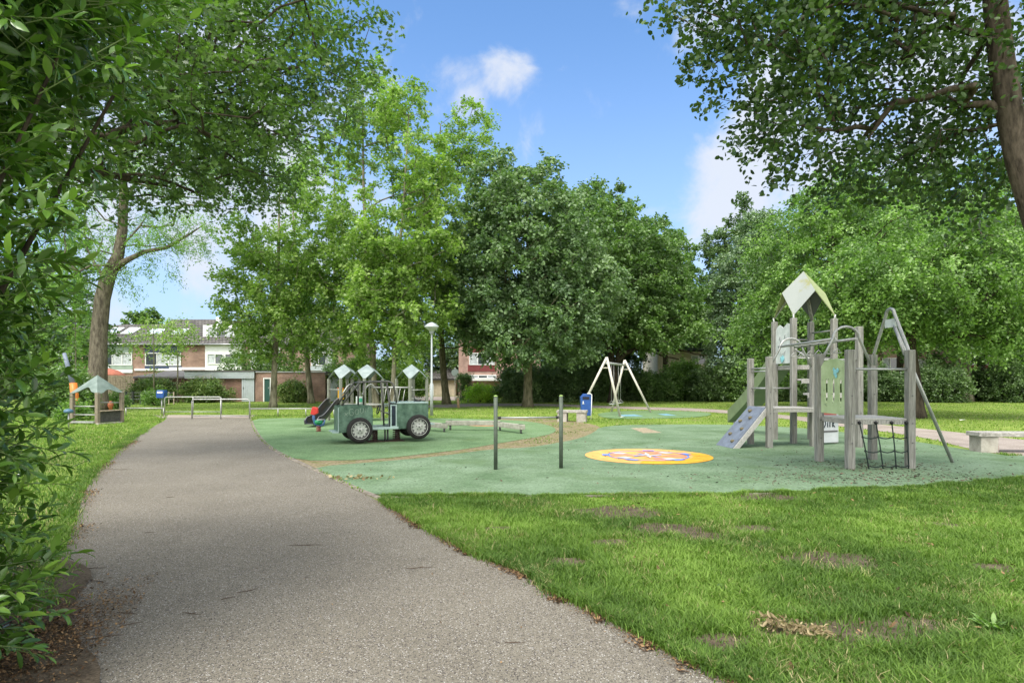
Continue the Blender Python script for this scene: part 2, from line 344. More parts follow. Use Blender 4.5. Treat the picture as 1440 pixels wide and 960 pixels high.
put(o, 'worn cream slatted patch painted on the green rubber behind the orange circle', 'floor marking')
for (a,b,c_,lb) in (((868,583.5),(905,585.5),m_bl,'faint blue streak painted on the rubber under the swing, nearer the A-frame foot'),((925,582.5),(952,584.5),m_bl,'faint blue streak painted on the rubber beyond the right foot of the swing')):
    (x0,y0),(x1,y1) = P(*a),P(*b); mb = MB(); flat(mb, [(0,0),(.05,min(y0,y1)-y0),(x1-x0,y1-y0),(x1-x0-.1,max(y0,y1)-y0+.3)], .018)
    o = mb.build('painted_streak', mat('paint_faint_blue', (.15,.30,.38), .9, .2)); o.location = (x0,y0,0); put(o, lb, 'floor marking')

# ---- polygons test and grass
def inside(px, py, poly):
    poly = np.asarray(poly); x0, y0 = poly[:,0], poly[:,1]; x1, y1 = np.roll(x0,-1), np.roll(y0,-1); r = np.zeros(len(px), bool)
    for a,b,c,d in zip(x0,y0,x1,y1):
        if b == d: continue
        k = ((b > py) != (d > py)) & (px < (c-a)*(py-b)/(d-b)+a); r ^= k
    return r
rng = np.random.default_rng(7)
def vnoise(x, y, s, seed=0):
    g = np.random.default_rng(seed).random((64,64)); u = x*s; v = y*s; i = np.floor(u).astype(int); j = np.floor(v).astype(int); fu = u-i; fv = v-j
    fu = fu*fu*(3-2*fu); fv = fv*fv*(3-2*fv); a = g[i % 64,j % 64]; b = g[(i+1) % 64,j % 64]; c = g[i % 64,(j+1) % 64]; d = g[(i+1) % 64,(j+1) % 64]
    return (a*(1-fu)+b*fu)*(1-fv)+(c*(1-fu)+d*fu)*fv
def onlawn(x, y, hard=True):
    k = ~(inside(x,y,PATH)|inside(x,y,LOBE_F)|inside(x,y,LOBE_R)|inside(x,y,PAVE)|inside(x,y,ROAD))
    if hard: k &= ~(inside(x,y,STRIP)|inside(x,y,SWINGPAD))
    return k
BARE = [(*P(a,b),r_) for a,b,r_ in ((1080,700.5,.3),(1165,790,.28),(1215,893,.25),(1105,885,.16),(1290,880,.14),(870,722,.34),(940,745,.26),(985,755,.2),(1060,745,.18),(795,792,.13),(1330,740,.12),(1020,905,.12),(1400,800,.12),(700,745,.10),(860,765,.12))]
def grass(name, n, gen, hmin, hmax, wd, mt, seed=1, bare=.0, lean=.5, hard=True, mask=True):
    g = np.random.default_rng(seed); x, y = gen(g, n); x = x+g.normal(0,.02,len(x)); y = y+g.normal(0,.02,len(x))
    k = onlawn(x, y, hard) if mask else np.ones(len(x), bool)
    dens = .55*vnoise(x,y,1.3,3)+.3*vnoise(x,y,3.7,4)+.15*vnoise(x,y,9,5)
    k &= (dens > bare+g.random(len(x))*.12)
    x, y, dens = x[k], y[k], dens[k]; n = len(x)
    for (bx_,by_,br_) in BARE:
        rr_ = np.hypot((x-bx_)*.7,y-by_)/br_+.5*(vnoise(x,y,7,77)-.5)
        kk = ~((rr_ < 1) & (g.random(len(x)) > .10+.5*np.clip(rr_-.5,0,1))); x, y, dens = x[kk], y[kk], dens[kk]
    n = len(x); clump = vnoise(x,y,5,8)
    h = (hmin+(hmax-hmin)*(clump*.6+g.random(n)*.5))*(.45+.9*np.clip(dens-bare,0,.5)/.35).clip(.4,1.15)
    an = g.random(n)*2*np.pi; la = an+g.normal(0,.6,n); ll = h*lean*(.3+g.random(n)*1.2); wv = wd*(.6+g.random(n)*.8)
    bx, by = np.cos(an+np.pi/2)*wv/2, np.sin(an+np.pi/2)*wv/2; dx, dy = np.cos(la)*ll, np.sin(la)*ll; z0 = np.zeros(n)
    V = np.stack([np.stack([x-bx,y-by,z0],1), np.stack([x+bx,y+by,z0],1), np.stack([x+bx*.8+dx*.35,y+by*.8+dy*.35,h*.6],1), np.stack([x-bx*.8+dx*.35,y-by*.8+dy*.35,h*.6],1), np.stack([x+dx,y+dy,h*(1-.25*lean*g.random(n))],1)],1)
    b = (np.arange(n)*5)[:,None]; Fq = b+np.array([0,1,2,3]); Ft = b+np.array([3,2,4]); ff = np.concatenate([Fq,Ft],1).ravel(); sz = np.tile([4,3], n)
    var = np.clip(.45+.8*(vnoise(x,y,.8,11)-.5)+.5*(vnoise(x,y,2.7,12)-.5)+.3*(clump-.5)+g.normal(0,.2,n),0,1); dead = g.random(n) < .02+.10*(vnoise(x,y,1.9,13) > .66)
    o = npmesh(name, V, ff, sz, mt, None, np.repeat(np.where(dead,1.0,var*.85),5)); return o
def lm_grass(name, a, b, c):
    m = leafmat(name, a, b, c, .3, .55, .25); e = [n for n in m.node_tree.nodes if n.type == 'VALTORGB'][0].color_ramp.elements
    e[-1].position = .86; k = e.new(.97); k.color = (.38,.33,.17,1); return m
m_gr = lm_grass('grass_blades', (.042,.082,.012), (.078,.138,.018), (.13,.20,.035))
def trap(y0, y1, xl, xr, p=1.0):
    def f(g, n):
        y = y0+(y1-y0)*g.random(n)**p; a = xl(y) if callable(xl) else xl; b = xr(y) if callable(xr) else xr; return a+(b-a)*g.random(n), y
    return f
wide = lambda s: (lambda y: s*(y*.86+.8))
o = grass('grass', 330000, trap(2.6, 8.4, lambda y: .62-.27*y, wide(1), 1.2), .018, .068, .0055, m_gr, 1, .10, .7); put(o, 'fresh green uneven grass on the lawn in front of the rubber surface', 'grass', kind='stuff')
o = grass('grass', 60000, trap(7.6, 12.5, 4, wide(1)), .03, .09, .011, m_gr, 6, .1); put(o, 'grass fringe growing at the near right edge of the rubber surface', 'grass', kind='stuff')
o = grass('grass', 90000, trap(4.5, 27, lambda y: -.9*y-.6, lambda y: np.full_like(y,-2.0), 1.1), .02, .06, .014, m_gr, 2, .12); put(o, 'short grass on the lawn left of the asphalt path', 'grass', kind='stuff')
m_grf = lm_grass('grass_blades_sunlit', (.07,.12,.016), (.105,.165,.022), (.15,.215,.035))  # paler mown green, with the far lawn's sunshine put into the colour
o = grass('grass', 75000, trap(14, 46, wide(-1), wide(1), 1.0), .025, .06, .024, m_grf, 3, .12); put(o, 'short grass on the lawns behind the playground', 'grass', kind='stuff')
def tuftgen(nt_, per, rad, base):
    def f(g, n):
        tx, ty = base(g, nt_); i = g.integers(0, nt_, n); return tx[i]+g.normal(0,rad,n), ty[i]+g.normal(0,rad,n)
    return f
o = grass('grass', 42000, tuftgen(2300, 18, .03, trap(2.7, 8.2, lambda y: .75-.27*y, wide(1), 1.25)), .04, .095, .006, m_gr, 15, .15, .9); put(o, 'taller tufts of grass standing out of the foreground lawn', 'grass', kind='stuff')
er3 = gp([(531,703),(597,743),(667,780),(747,813),(800,847),(857,873),(927,913),(985,940),(1040,960)]); el3 = gp([(76,860),(80,800),(105,740),(118,690),(148,650),(185,620),(215,600)]); fr3 = gp([(536,699.5),(700,699),(960,697.5),(1141,693),(1280,687),(1360,681),(1440,674)])
def alongg(pl, spread, off):
    pl = np.asarray(pl); d0 = np.diff(pl,axis=0); seg = np.linalg.norm(d0,axis=1)
    def f(g, n):
        i = g.choice(len(seg), n, p=seg/seg.sum()); t = g.random(n)[:,None]; q = pl[i]*(1-t)+pl[i+1]*t; nn = np.stack([d0[i,1],-d0[i,0]],1)/seg[i][:,None]; of = off+g.normal(0,spread,n)+.10*(vnoise(q[:,0],q[:,1],2.5,55)-.6); q = q+nn*of[:,None]; return q[:,0], q[:,1]
    return f
for k_,(pl_,sp_,of_,nn_,lb_) in enumerate(((er3,.04,-.04,16000,'ragged grass edge growing over the right side of the asphalt path'),(el3,.07,.08,9000,'ragged grass edge growing over the left side of the asphalt path'),(fr3,.035,.03,26000,'ragged grass edge growing over the front of the rubber surface'))):
    o = grass('grass', nn_, alongg(pl_, sp_, of_ if k_ != 1 else -.08), .02, .075, .0065, m_gr, 30+k_, .12, .8, mask=False); put(o, lb_, 'grass', kind='stuff')
def near_edge(poly, lo, hi, dens):
    def f(g, n):
        pl = np.asarray(poly); i = g.integers(lo, hi, n); t = g.random(n); a = pl[i]; b = pl[(i+1) % len(pl)]; q = a+(b-a)*t[:,None]; return q[:,0]+g.normal(0,dens,n), q[:,1]+g.normal(0,dens,n)
    return f
g = np.random.default_rng(5); n = 7000
pl = np.asarray(STRIP); 
o = grass('grass', 22000, trap(14.5, 25, -9, 5), .015, .05, .018, m_gr, 9, .42, .5, hard=False); put(o, 'thin moss and weeds growing in the paved strip between the rubber surfaces', 'weeds', kind='stuff')
m_dirt = groundmat('bare_soil', [(.3,(.06,.045,.03)),(.55,(.11,.085,.058)),(.75,(.17,.135,.095))], 6, 60, fine=.8, bump=.8, bs=50)
for i,(bx_,by_,br_) in enumerate(BARE):
    rr_ = random.Random(i); flatp = []
    for k in range(18): a = 2*math.pi*k/18; q_ = br_*1.15*(.75+.5*rr_.random()); flatp.append((bx_+q_*1.4*math.cos(a), by_+q_*math.sin(a)))
    sheet('bare_soil', chaikin(flatp,1), .005+.0007*i, m_dirt)
sheet('bare_soil', chaikin([(-5.2,1.2),(-1.7,1.2),(-1.85,2.4),(-2.02,3.1),(-2.6,3.6),(-3.0,4.2),(-3.3,4.9),(-4.2,5.3),(-5.4,4.6)],2), .0185, m_dirt)
# ---- leaf litter, twigs, crumbs
def litter(name, pts, s0, s1, m, seed=1, label=None, z=.012, flat_=.35, cat='leaf litter'):
    g = np.random.default_rng(seed); n = len(pts); an = g.random(n)*6.28; s = s0+(s1-s0)*g.random(n)**2; asp = .25+.5*g.random(n)
    ax = np.stack([np.cos(an),np.sin(an),g.normal(0,flat_,n)],1)*s[:,None]; ay = np.stack([-np.sin(an),np.cos(an),g.normal(0,flat_,n)],1)*(s*asp)[:,None]
    c = np.stack([pts[:,0],pts[:,1],np.full(n,z)+s*.25],1)
    V = np.stack([c-ax,c+ay*.8+ax*.1,c+ax,c-ay*.8-ax*.1],1); b = (np.arange(n)*4)[:,None]+np.arange(4)
    o = npmesh(name, V, b.ravel(), np.full(n,4), m, None, np.repeat(g.random(n),4)); put(o, label, cat, kind='stuff'); return o
m_lit = leafmat('dry_leaves', (.02,.012,.006), (.065,.036,.018), (.19,.12,.06), .1, .8, .1)
def along(pl, n, spread, off, seed):
    g = np.random.default_rng(seed); pl = np.asarray(pl); seg = np.linalg.norm(np.diff(pl,axis=0),axis=1); i = g.choice(len(seg), n, p=seg/seg.sum()); t = g.random(n)[:,None]
    q = pl[i]*(1-t)+pl[i+1]*t; d = (pl[i+1]-pl[i])/seg[i][:,None]; nn = np.stack([-d[:,1],d[:,0]],1); return q+nn*(off+g.normal(0,spread,n))[:,None]
er2 = gp([(531,703),(597,743),(667,780),(747,813),(800,847),(857,873),(927,913),(985,940),(1040,960)]); el2 = gp([(110,955),(76,860),(80,800),(105,740),(118,690),(148,650),(185,620)])
litter('leaf_litter', along(er2, 9000, .05, 0, 3), .004, .018, m_lit, 3, 'brown dry leaf litter along the right edge of the asphalt path', .01)
litter('leaf_litter', along(el2, 9000, .09, .0, 4), .004, .018, m_lit, 4, 'brown dry leaf litter along the left edge of the asphalt path', .01)
g = np.random.default_rng(12); q = np.stack([-2.75+g.normal(0,.24,14000), 3.3+g.normal(0,.55,14000)],1); q = q[q[:,0] < -2.1-.35*(q[:,1]-3.0)]
litter('leaf_litter', q, .004, .015, m_lit, 5, 'heap of brown bark and leaf litter at the foot of the laurel bush', .024)
q = np.stack([np.random.default_rng(3).uniform(1,8,1500), np.random.default_rng(4).uniform(3,8.2,1500)],1); q = q[onlawn(q[:,0],q[:,1])]
litter('leaf_litter', q, .008, .03, m_lit, 6, 'scattered dry leaves lying in the foreground lawn', .03)
g = np.random.default_rng(21); a = np.stack([g.normal(5.6,1.5,2200), 9.4+g.normal(0,.38,2200)],1); b = np.stack([g.uniform(-4,12,1600), g.uniform(8.3,16,1600)],1)
c = np.stack([g.normal(6.4,.8,1500), 10.7+g.normal(0,.5,1500)],1); q = np.concatenate([a,b,c]); q = q[inside(q[:,0],q[:,1],LOBE_F)]
litter('soil_crumbs', q, .005, .034, leafmat('dark_crumbs', (.02,.014,.01),(.05,.035,.025),(.1,.07,.05), .0, .9, .1), 8, 'dark soil crumbs scattered on the rubber before the climbing tower', .012, .3, 'soil')
g = np.random.default_rng(22); q = np.stack([g.uniform(-2.6,1,900), g.uniform(3,12,900)],1); q = q[inside(q[:,0],q[:,1],PATH)]
litter('soil_crumbs', q, .003, .012, m_lit, 9, 'small dry crumbs scattered on the asphalt path', .012)
m_twig = mat('twig_bark', (.07,.045,.03), .9)
for i,(px,py,ln,a) in enumerate([(170,661,.45,0),(130,801,.2,.3),(350,832,.16,.9),(270,865,.14,-.3),(150,897,.2,.4),(178,865,.15,-.2),(210,750,.09,.5),(590,800,.22,.2),(430,768,.3,.1),(240,700,.1,.2),(725,906,.12,0),(140,820,.2,-.4),(320,843,.09,.8),(185,880,.12,.6)]):
    x, y = P(px,py); mb = MB(); rr = random.Random(i); pts = [Vector((t*ln/4-ln/2, rr.uniform(-.012,.012), .006)) for t in range(5)]
    mb.tube(pts, [.002,.003,.0028,.002,.001], 5)
    if ln > .13: mb.tube([pts[2], pts[2]+Vector((ln*.15,ln*.12,.002))], [.002,.001], 4)
    o = mb.build('fallen_twig', m_twig); o.location = (x,y,.008); o.rotation_euler = (0,0,a); put(o, 'thin brown twig lying on the asphalt path', 'twig', 'twigs fallen on the path')
# ---------------------------------------------------------------- houses
def brickmat(name, c1, c2, mortar, sc_=1.0, roof=False):
    m = bpy.data.materials.new(name); m.use_nodes = True; t = m.node_tree; b = t.nodes['Principled BSDF']; b.inputs['Roughness'].default_value = .9
    b.inputs['Specular IOR Level'].default_value = .2
    tcn = t.nodes.new('ShaderNodeTexCoord'); s = t.nodes.new('ShaderNodeSeparateXYZ'); c = t.nodes.new('ShaderNodeCombineXYZ')
    t.links.new(tcn.outputs['Object'], s.inputs[0]); ad = t.nodes.new('ShaderNodeMath'); t.links.new(s.outputs[0], ad.inputs[0])
    if roof: ad.inputs[1].default_value = 0; t.links.new(s.outputs[1], c.inputs[1])
    else: t.links.new(s.outputs[1], ad.inputs[1]); t.links.new(s.outputs[2], c.inputs[1])
    t.links.new(ad.outputs[0], c.inputs[0])
    k = t.nodes.new('ShaderNodeTexBrick'); t.links.new(c.outputs[0], k.inputs['Vector']); k.inputs['Scale'].default_value = 1
    k.inputs['Brick Width'].default_value = (.30 if roof else .22)*sc_; k.inputs['Row Height'].default_value = (.30 if roof else .065)*sc_; k.inputs['Mortar Size'].default_value = .03 if roof else .008
    k.inputs['Color1'].default_value = (*c1,1); k.inputs['Color2'].default_value = (*c2,1); k.inputs['Mortar'].default_value = (*mortar,1)
    n = t.nodes.new('ShaderNodeTexNoise'); n.inputs['Scale'].default_value = 1.3; n.inputs['Detail'].default_value = 6; t.links.new(tcn.outputs['Object'], n.inputs['Vector'])
    r = t.nodes.new('ShaderNodeValToRGB'); r.color_ramp.elements[0].position = .35; r.color_ramp.elements[0].color = (.7,.7,.7,1); r.color_ramp.elements[1].position = .7; r.color_ramp.elements[1].color = (1.15,1.15,1.15,1)
    t.links.new(n.outputs[0], r.inputs[0]); g = t.nodes.new('ShaderNodeMix'); g.data_type = 'RGBA'; g.blend_type = 'MULTIPLY'; g.inputs[0].default_value = 1
    t.links.new(k.outputs[0], g.inputs[6]); t.links.new(r.outputs[0], g.inputs[7]); t.links.new(g.outputs[2], b.inputs['Base Color'])
    bp = t.nodes.new('ShaderNodeBump'); bp.inputs['Strength'].default_value = .6; bp.inputs['Distance'].default_value = .03; t.links.new(k.outputs['Fac'], bp.inputs['Height']); bp.invert = True
    t.links.new(bp.outputs[0], b.inputs['Normal']); return m
m_brick = brickmat('brick_orange', (.36,.215,.16), (.28,.16,.12), (.38,.32,.28))
m_brickp = brickmat('brick_pink', (.50,.31,.26), (.42,.25,.20), (.45,.38,.33))
m_brickd = brickmat('brick_garage', (.30,.165,.12), (.22,.115,.085), (.28,.23,.19))
m_tile = brickmat('roof_tiles', (.175,.165,.155), (.13,.122,.115), (.05,.048,.045), 1.15, True)
m_white = mat('white_paint', (.74,.75,.74), .5, .06, 3); m_sage = mat('sage_panel', (.27,.34,.28), .6, .08, 2); m_navy = mat('navy_panel', (.045,.065,.12), .5, .15, 2)
m_redp = mat('red_panel', (.16,.035,.035), .6, .15, 3); m_glass = mat('window_glass', (.05,.06,.07), .06, .3, .7, spec=.9); m_curt = mat('net_curtain', (.42,.45,.46), .6, .3, 6)
m_greyc = mat('grey_cladding', (.42,.47,.49), .6, .06, 3); m_dgreen = mat('dark_green_door', (.02,.075,.06), .5); m_felt = mat('roof_felt', (.10,.095,.09), .9, .3, 2)
m_zinc = mat('zinc', (.35,.36,.37), .4, .1, 5, metal=.6); m_wfence = mat('weathered_boards', (.42,.34,.26), .9, .3, 8)
def wpart(parent, x0, x1, z0, z1, y, npan=2, curtain=True, frame=None, dark=0):
    """a window: frame with its panes, set into the facade at y (front)"""
    fr = .07; mb = MB()
    for a,b,c,d in ((x0,x1,z1-fr,z1),(x0,x1,z0,z0+fr),(x0,x0+fr,z0+fr,z1-fr),(x1-fr,x1,z0+fr,z1-fr)): mb.box(((a+b)/2,y-.02,(c+d)/2),(b-a,.10,d-c))
    wds = (x1-x0)/npan
    for i in range(1,npan): mb.box((x0+i*wds,y-.02,(z0+z1)/2),(fr,.098,z1-z0-2*fr))
    o = mb.build('window', frame or m_white, parent)
    for i in range(npan):
        a = x0+i*wds+fr*.5; b = a+wds-fr; g = MB().box(((a+b)/2,y+.012,(z0+z1)/2),(b-a-.01,.02,z1-z0-2*fr)).build('pane', m_glass if (i+dark) % 3 == 1 or not curtain else m_curt, o)
    return o
def box_part(parent, name, x0, x1, y0, y1, z0, z1, m, bevel=0): return MB().box(((x0+x1)/2,(y0+y1)/2,(z0+z1)/2),(x1-x0,y1-y0,z1-z0)).build(name, m, parent, bevel)
HY = 59.0
def hx(px, Y=HY): return (px-720)/F*Y
def hz(py, Y=HY): return EYE+(HZ-py)/F*Y
def gable_roof(parent, x0, x1, y0, ze, yr, zr, name='roof', back=True, m=None):
    mb = MB(); t = .18
    yb = 2*yr-y0
    mb.prism([(y0-.35,ze-.1),(yr,zr),(yb+.35,ze-.1),(yb+.35,ze-.1-t),(yr,zr-t),(y0-.35,ze-.1-t)], x0, x1, 'yz')
    # ribs of the tile courses
    n = 14
    for i in range(1,n):
        f = i/n; y = y0-.35+(yr-y0+.35)*f; z = ze-.1+(zr-ze+.1)*f; mb.box(((x0+x1)/2,y,z+.015),(x1-x0-.01,.05,.045))
    return mb.build(name, m or m_tile, parent)
def house(px0, px1, label, py_eave, py_ridge, build, wallm, ridge_dy=4.6, base=0):
    x0, x1 = hx(px0), hx(px1); h = thing('row_house', label, 'house', (x0,HY,0), 0, None)
    W_ = x1-x0; ze = hz(py_eave); zr = EYE+(HZ-py_ridge)/F*(HY+ridge_dy)
    box_part(h, 'wall', .0, W_-.01, .0, 9.0, 0, ze-.05, wallm)
    r = gable_roof(h, 0, W_-.01, 0, ze, ridge_dy, zr)
    for a_, b_ in ((.02,.2),(W_-.22,W_-.04)): MB().prism([(.2,ze-.1),(ridge_dy,zr-.25),(9-.2,ze-.1)], a_, b_, 'yz').build('gable_wall', wallm, h)
    MB().tube([(0,-.42,ze-.2),(W_-.01,-.42,ze-.2)], .07, 8).build('gutter', m_zinc, h)
    build(h, x0, W_, ze, zr); return h
def skylight(h, x0, pxa, pxb, pya, pyb, ze, zr, dy=4.6):
    xa, xb = hx(pxa,HY+2)-x0, hx(pxb,HY+2)-x0
    def on(py):    # roof plane point for a pixel row
        best = None
        for i in range(60):
            f = i/59; y = -.35+(dy+.35)*f; z = ze-.1+(zr-ze+.1)*f; p = HZ-(z-EYE)*F/(HY+y)
            if best is None or abs(p-py) < best[0]: best = (abs(p-py), y, z)
        return best[1:]
    (y1,z1),(y0,z0) = on(pya),on(pyb); nrm = Vector((0,-(zr-ze),dy)).normalized()*.09
    fr = MB(); fr.plate([Vector((xa,y0,z0))+nrm,Vector((xb,y0,z0))+nrm,Vector((xb,y1,z1))+nrm,Vector((xa,y1,z1))+nrm], .09); f = fr.build('skylight', m_white, h)
    n2 = nrm*1.6; g = MB(); g.plate([Vector((xa+.08,y0+.06,z0+.05))+n2,Vector((xb-.08,y0+.06,z0+.05))+n2,Vector((xb-.08,y1-.06,z1-.05))+n2,Vector((xa+.08,y1-.06,z1-.05))+n2], .02); g.build('pane', m_skyg, f)
m_skyg = mat('skylight_glass', (.45,.5,.55), .12, spec=.8)
def front(h, x0, pxa, pxb, panel, py0, py1, wpy0, wpy1, npan, low, lowy, dark=0, pil=None):
    xa, xb = hx(pxa)-x0, hx(pxb)-x0
    box_part(h, 'facade_panel', xa, xb, -.06, .01, hz(py1), hz(py0), panel)
    wpart(h, xa+.05, xb-.05, hz(wpy1), hz(wpy0), -.03, npan, True, dark=dark)
    box_part(h, 'facade_panel', xa, xb, -.065, .01, hz(lowy), hz(wpy1)-.02, low)
def b_sage(h, x0, W_, ze, zr):
    front(h, x0, 130, 187, m_sage, 482, 495.5, 496, 513.5, 4, m_sage, 519); skylight(h, x0, 148, 163, 462, 470.5, ze, zr); skylight(h, x0, 171, 187, 462, 470.5, ze, zr)
    box_part(h, 'ground_floor_band', hx(130)-x0, hx(187)-x0, -.1, .01, hz(524), hz(519)-.02, m_white)
def b_navy(h, x0, W_, ze, zr):
    front(h, x0, 204, 255.5, m_navy, 482, 495.5, 496, 514, 3, m_navy, 518, 1); skylight(h, x0, 212, 231, 464, 470.5, ze, zr); skylight(h, x0, 246, 264, 464, 471, ze, zr)
    box_part(h, 'ground_floor_band', hx(190)-x0, hx(256)-x0, -.12, .01, hz(521), hz(518)-.02, m_white)
def b_white(h, x0, W_, ze, zr):
    box_part(h, 'facade_panel', hx(289)-x0, hx(341)-x0, -.08, .01, hz(521), hz(482), m_white)
    wpart(h, hx(292)-x0, hx(315)-x0, hz(512), hz(497), -.09, 2, True); wpart(h, hx(317)-x0, hx(340)-x0, hz(512), hz(497), -.09, 2, True, dark=1)
    d = box_part(h, 'dormer', hx(289,HY+1.5)-x0, hx(334,HY+1.5)-x0, 1.0, 4.0, ze+.1, hz(457,HY+1), m_white)
    wpart(d, hx(292,HY+1)-x0, hx(330,HY+1)-x0, ze+.5, hz(460,HY+1), .99, 3, True)
    box_part(h, 'chimney', -.15, .25, 2.4, 2.8, ze+.8, zr+.15, m_white)
house(58, 129, 'pale brick row house largely hidden behind the big trunk and the laurel', 483, 457, lambda h,x0,W_,ze,zr: front(h,x0,66,110,m_white,484,497,498,513,3,m_white,519), m_brickp)
house(129, 204, 'row house with sage green panels and two skylights right of the big trunk', 481.5, 456, b_sage, m_brick)
house(204, 288.6, 'row house with dark blue panels and brick end wall behind the young trees', 481.5, 449, b_navy, m_brick)
house(289, 345, 'row house with white clad front and white dormer on its roof', 481.5, 451, b_white, m_brick)
house(345.5, 412, 'brick row house half hidden behind the garden tree and plane leaves', 481.5, 452, lambda h,x0,W_,ze,zr: front(h,x0,352,394,m_white,484,497,498,513,3,m_white,519), m_brickp)
house(412.5, 500, 'row house with white windows seen between two plane trunks', 481.5, 452, lambda h,x0,W_,ze,zr: front(h,x0,437,470,m_white,484,497,498,514,3,m_greyc,521), m_brickp)
# further buildings
def far_house(px0, px1, Y, label, py_top, wallm, parts=None, depth=7, roof=None, zr=None):
    x0, x1 = hx(px0,Y), hx(px1,Y); h = thing('house', label, 'house', (x0,Y,0)); box_part(h, 'wall', 0, x1-x0, 0, depth, 0, hz(py_top,Y), wallm)
    if zr: gable_roof(h, -.2, x1-x0+.2, 0, hz(py_top,Y)+.1, depth/2, hz(zr,Y+depth/2))
    else: box_part(h, 'roof', -.15, x1-x0+.15, -.15, depth+.15, hz(py_top,Y), hz(py_top,Y)+.25, m_felt)
    if parts: parts(h, x0)
    return h
def p_red(h, x0, Y=58, o=0, wide=40):
    a = lambda px: hx(px+o,Y)-x0
    box_part(h, 'facade_panel', a(658), a(658+wide), -.06, .01, hz(522,Y), hz(513,Y), m_redp); box_part(h, 'facade_panel', a(658), a(658+wide), -.05, .01, hz(496,Y), hz(488,Y), m_redp)
    wpart(h, a(660), a(658+wide-2), hz(513,Y), hz(496,Y), -.03, 3); wpart(h, a(660), a(658+wide), hz(532,Y), hz(527,Y), -.03, 3)
    box_part(h, 'canopy', a(658), a(658+wide+40), -1.6, -.08, hz(535,Y), hz(532.5,Y), m_white)
far_house(645, 760, 58, 'pink brick house with red panel under its window behind the chestnut tree', 470, m_brickp, p_red, zr=452)
far_house(598, 641, 62, 'low pale house with dark tiled roof behind the lamp post', 532, mat('pale_render', (.50,.42,.33), .9, .15, 3), lambda h,x0: box_part(h,'door', hx(604,62)-x0, hx(610,62)-x0, -.06, .01, 0, hz(540,62), m_white), zr=516)
far_house(925, 1000, 60, 'pale rendered house with light roof glimpsed above the shrubs beyond the swing', 492, mat('cream_render', (.60,.52,.42), .9, .1, 3), lambda h,x0: wpart(h, hx(972,60)-x0, hx(992,60)-x0, hz(512,60), hz(500,60), -.03, 2), zr=474)
far_house(1222, 1330, 60, 'pinkish brick house glimpsed behind the hedge and leaning play tube', 480, m_brickp, lambda h,x0: (wpart(h, hx(1240,60)-x0, hx(1262,60)-x0, hz(520,60), hz(503,60), -.03, 2), wpart(h, hx(1290,60)-x0, hx(1320,60)-x0, hz(528,60), hz(505,60), -.03, 3)), zr=460)
far_house(1340, 1440, 57, 'house with red panels glimpsed behind the dark hedge near the right bench', 480, m_brickp, lambda h,x0: (p_red(h,x0,57,694,50), box_part(h,'facade_panel', hx(1383,57)-x0, hx(1389,57)-x0, -.09, -.062, 0, hz(500,57), m_redp)), zr=462)
# ---- garages
GY = 44.0
def gx(px): return hx(px,GY)
def gz(py): return hz(py,GY)
g1 = thing('garage', 'low brown brick garage with sloping felt roof behind the clipped hedge', 'garage', (gx(187),GY,0))
box_part(g1, 'wall', 0, gx(259)-gx(187), .15, 6, 0, gz(532), m_brickd)
MB().prism([(-.1,gz(532)),(5,gz(521)),(5,gz(521)+.1),(-.1,gz(532)+.12)], -.1, gx(259.6)-gx(187), 'yz').build('roof', m_felt, g1)
box_part(g1, 'ridge_trim', -.1, gx(259.6)-gx(187), 4.8, 5.1, gz(521)+.15, gz(521)+.35, m_white)
g2 = thing('garage', 'garage with pale clad fascia and light grey plank door', 'garage', (gx(260),GY,0)); w2 = gx(358)-gx(260)
box_part(g2, 'wall', 0, gx(339)-gx(260), .12, 6, 0, gz(532), m_brickd); box_part(g2, 'side_wall', gx(339)-gx(260)+.01, w2, .14, 6, 0, gz(532)-.02, m_brickd)
mb = MB(); n = 5
for i in range(n):
    z0 = gz(532)+(gz(522.5)-gz(532))*i/n; mb.box((w2/2,-.02-.012*(i % 2),z0+.05),(w2,.1,(gz(522.5)-gz(532))/n-.012))
mb.build('fascia', m_greyc, g2); box_part(g2, 'roof', -.03, w2+.02, -.1, 6.1, gz(522.5), gz(522.5)+.1, m_felt)
mb = MB(); xa, xb = gx(339.5)-gx(260), gx(358)-gx(260)-.04
for i in range(6): mb.box((xa+(xb-xa)*(i+.5)/6,.06,gz(532)/2),((xb-xa)/6-.015,.06,gz(532)-.06))
dr = mb.build('door', m_greyc, g2); MB().box((xa+.12,.0,1.0),(.03,.06,.14)).build('handle', m_zinc, dr)
g3 = thing('garage', 'orange brick garage with dark green door in a white frame', 'garage', (gx(358.3),GY,0)); w3 = gx(457)-gx(358.3)
box_part(g3, 'wall', 0, w3, .1, 6, 0, gz(523.5), m_brick); box_part(g3, 'roof_edge', -.02, w3+.05, .03, 6.1, gz(523.5), gz(522), m_zinc)
xa, xb = gx(370)-gx(358.3), gx(381)-gx(358.3)
mb = MB(); mb.box((xa+.04,.06,gz(531)/2),(.08,.12,gz(531))); mb.box((xb-.04,.06,gz(531)/2),(.08,.12,gz(531))); mb.box(((xa+xb)/2,.06,gz(531)-.04),(xb-xa-.17,.12,.08)); fr = mb.build('door_frame', m_white, g3)
dr = box_part(g3, 'door', xa+.09, xb-.09, .05, .11, .02, gz(531)-.09, m_dgreen); MB().box((xb-.18,.02,1.0),(.03,.06,.12)).build('handle', m_zinc, dr)
g4 = thing('garden_shed', 'grey concrete panel shed with flat overhanging roof behind the slide', 'shed', (gx(457.5),GY,0)); w4 = gx(478)-gx(457.5)
box_part(g4, 'wall', .12, w4, .3, 4, 0, gz(527), mat('grey_panels', (.25,.26,.25), .9, .2, 4)); box_part(g4, 'roof', .03, w4+.4, -.3, 4.2, gz(527), gz(527)+.14, m_felt); box_part(g4, 'door', .3, 1.0, .25, .295, .05, gz(531), m_greyc)
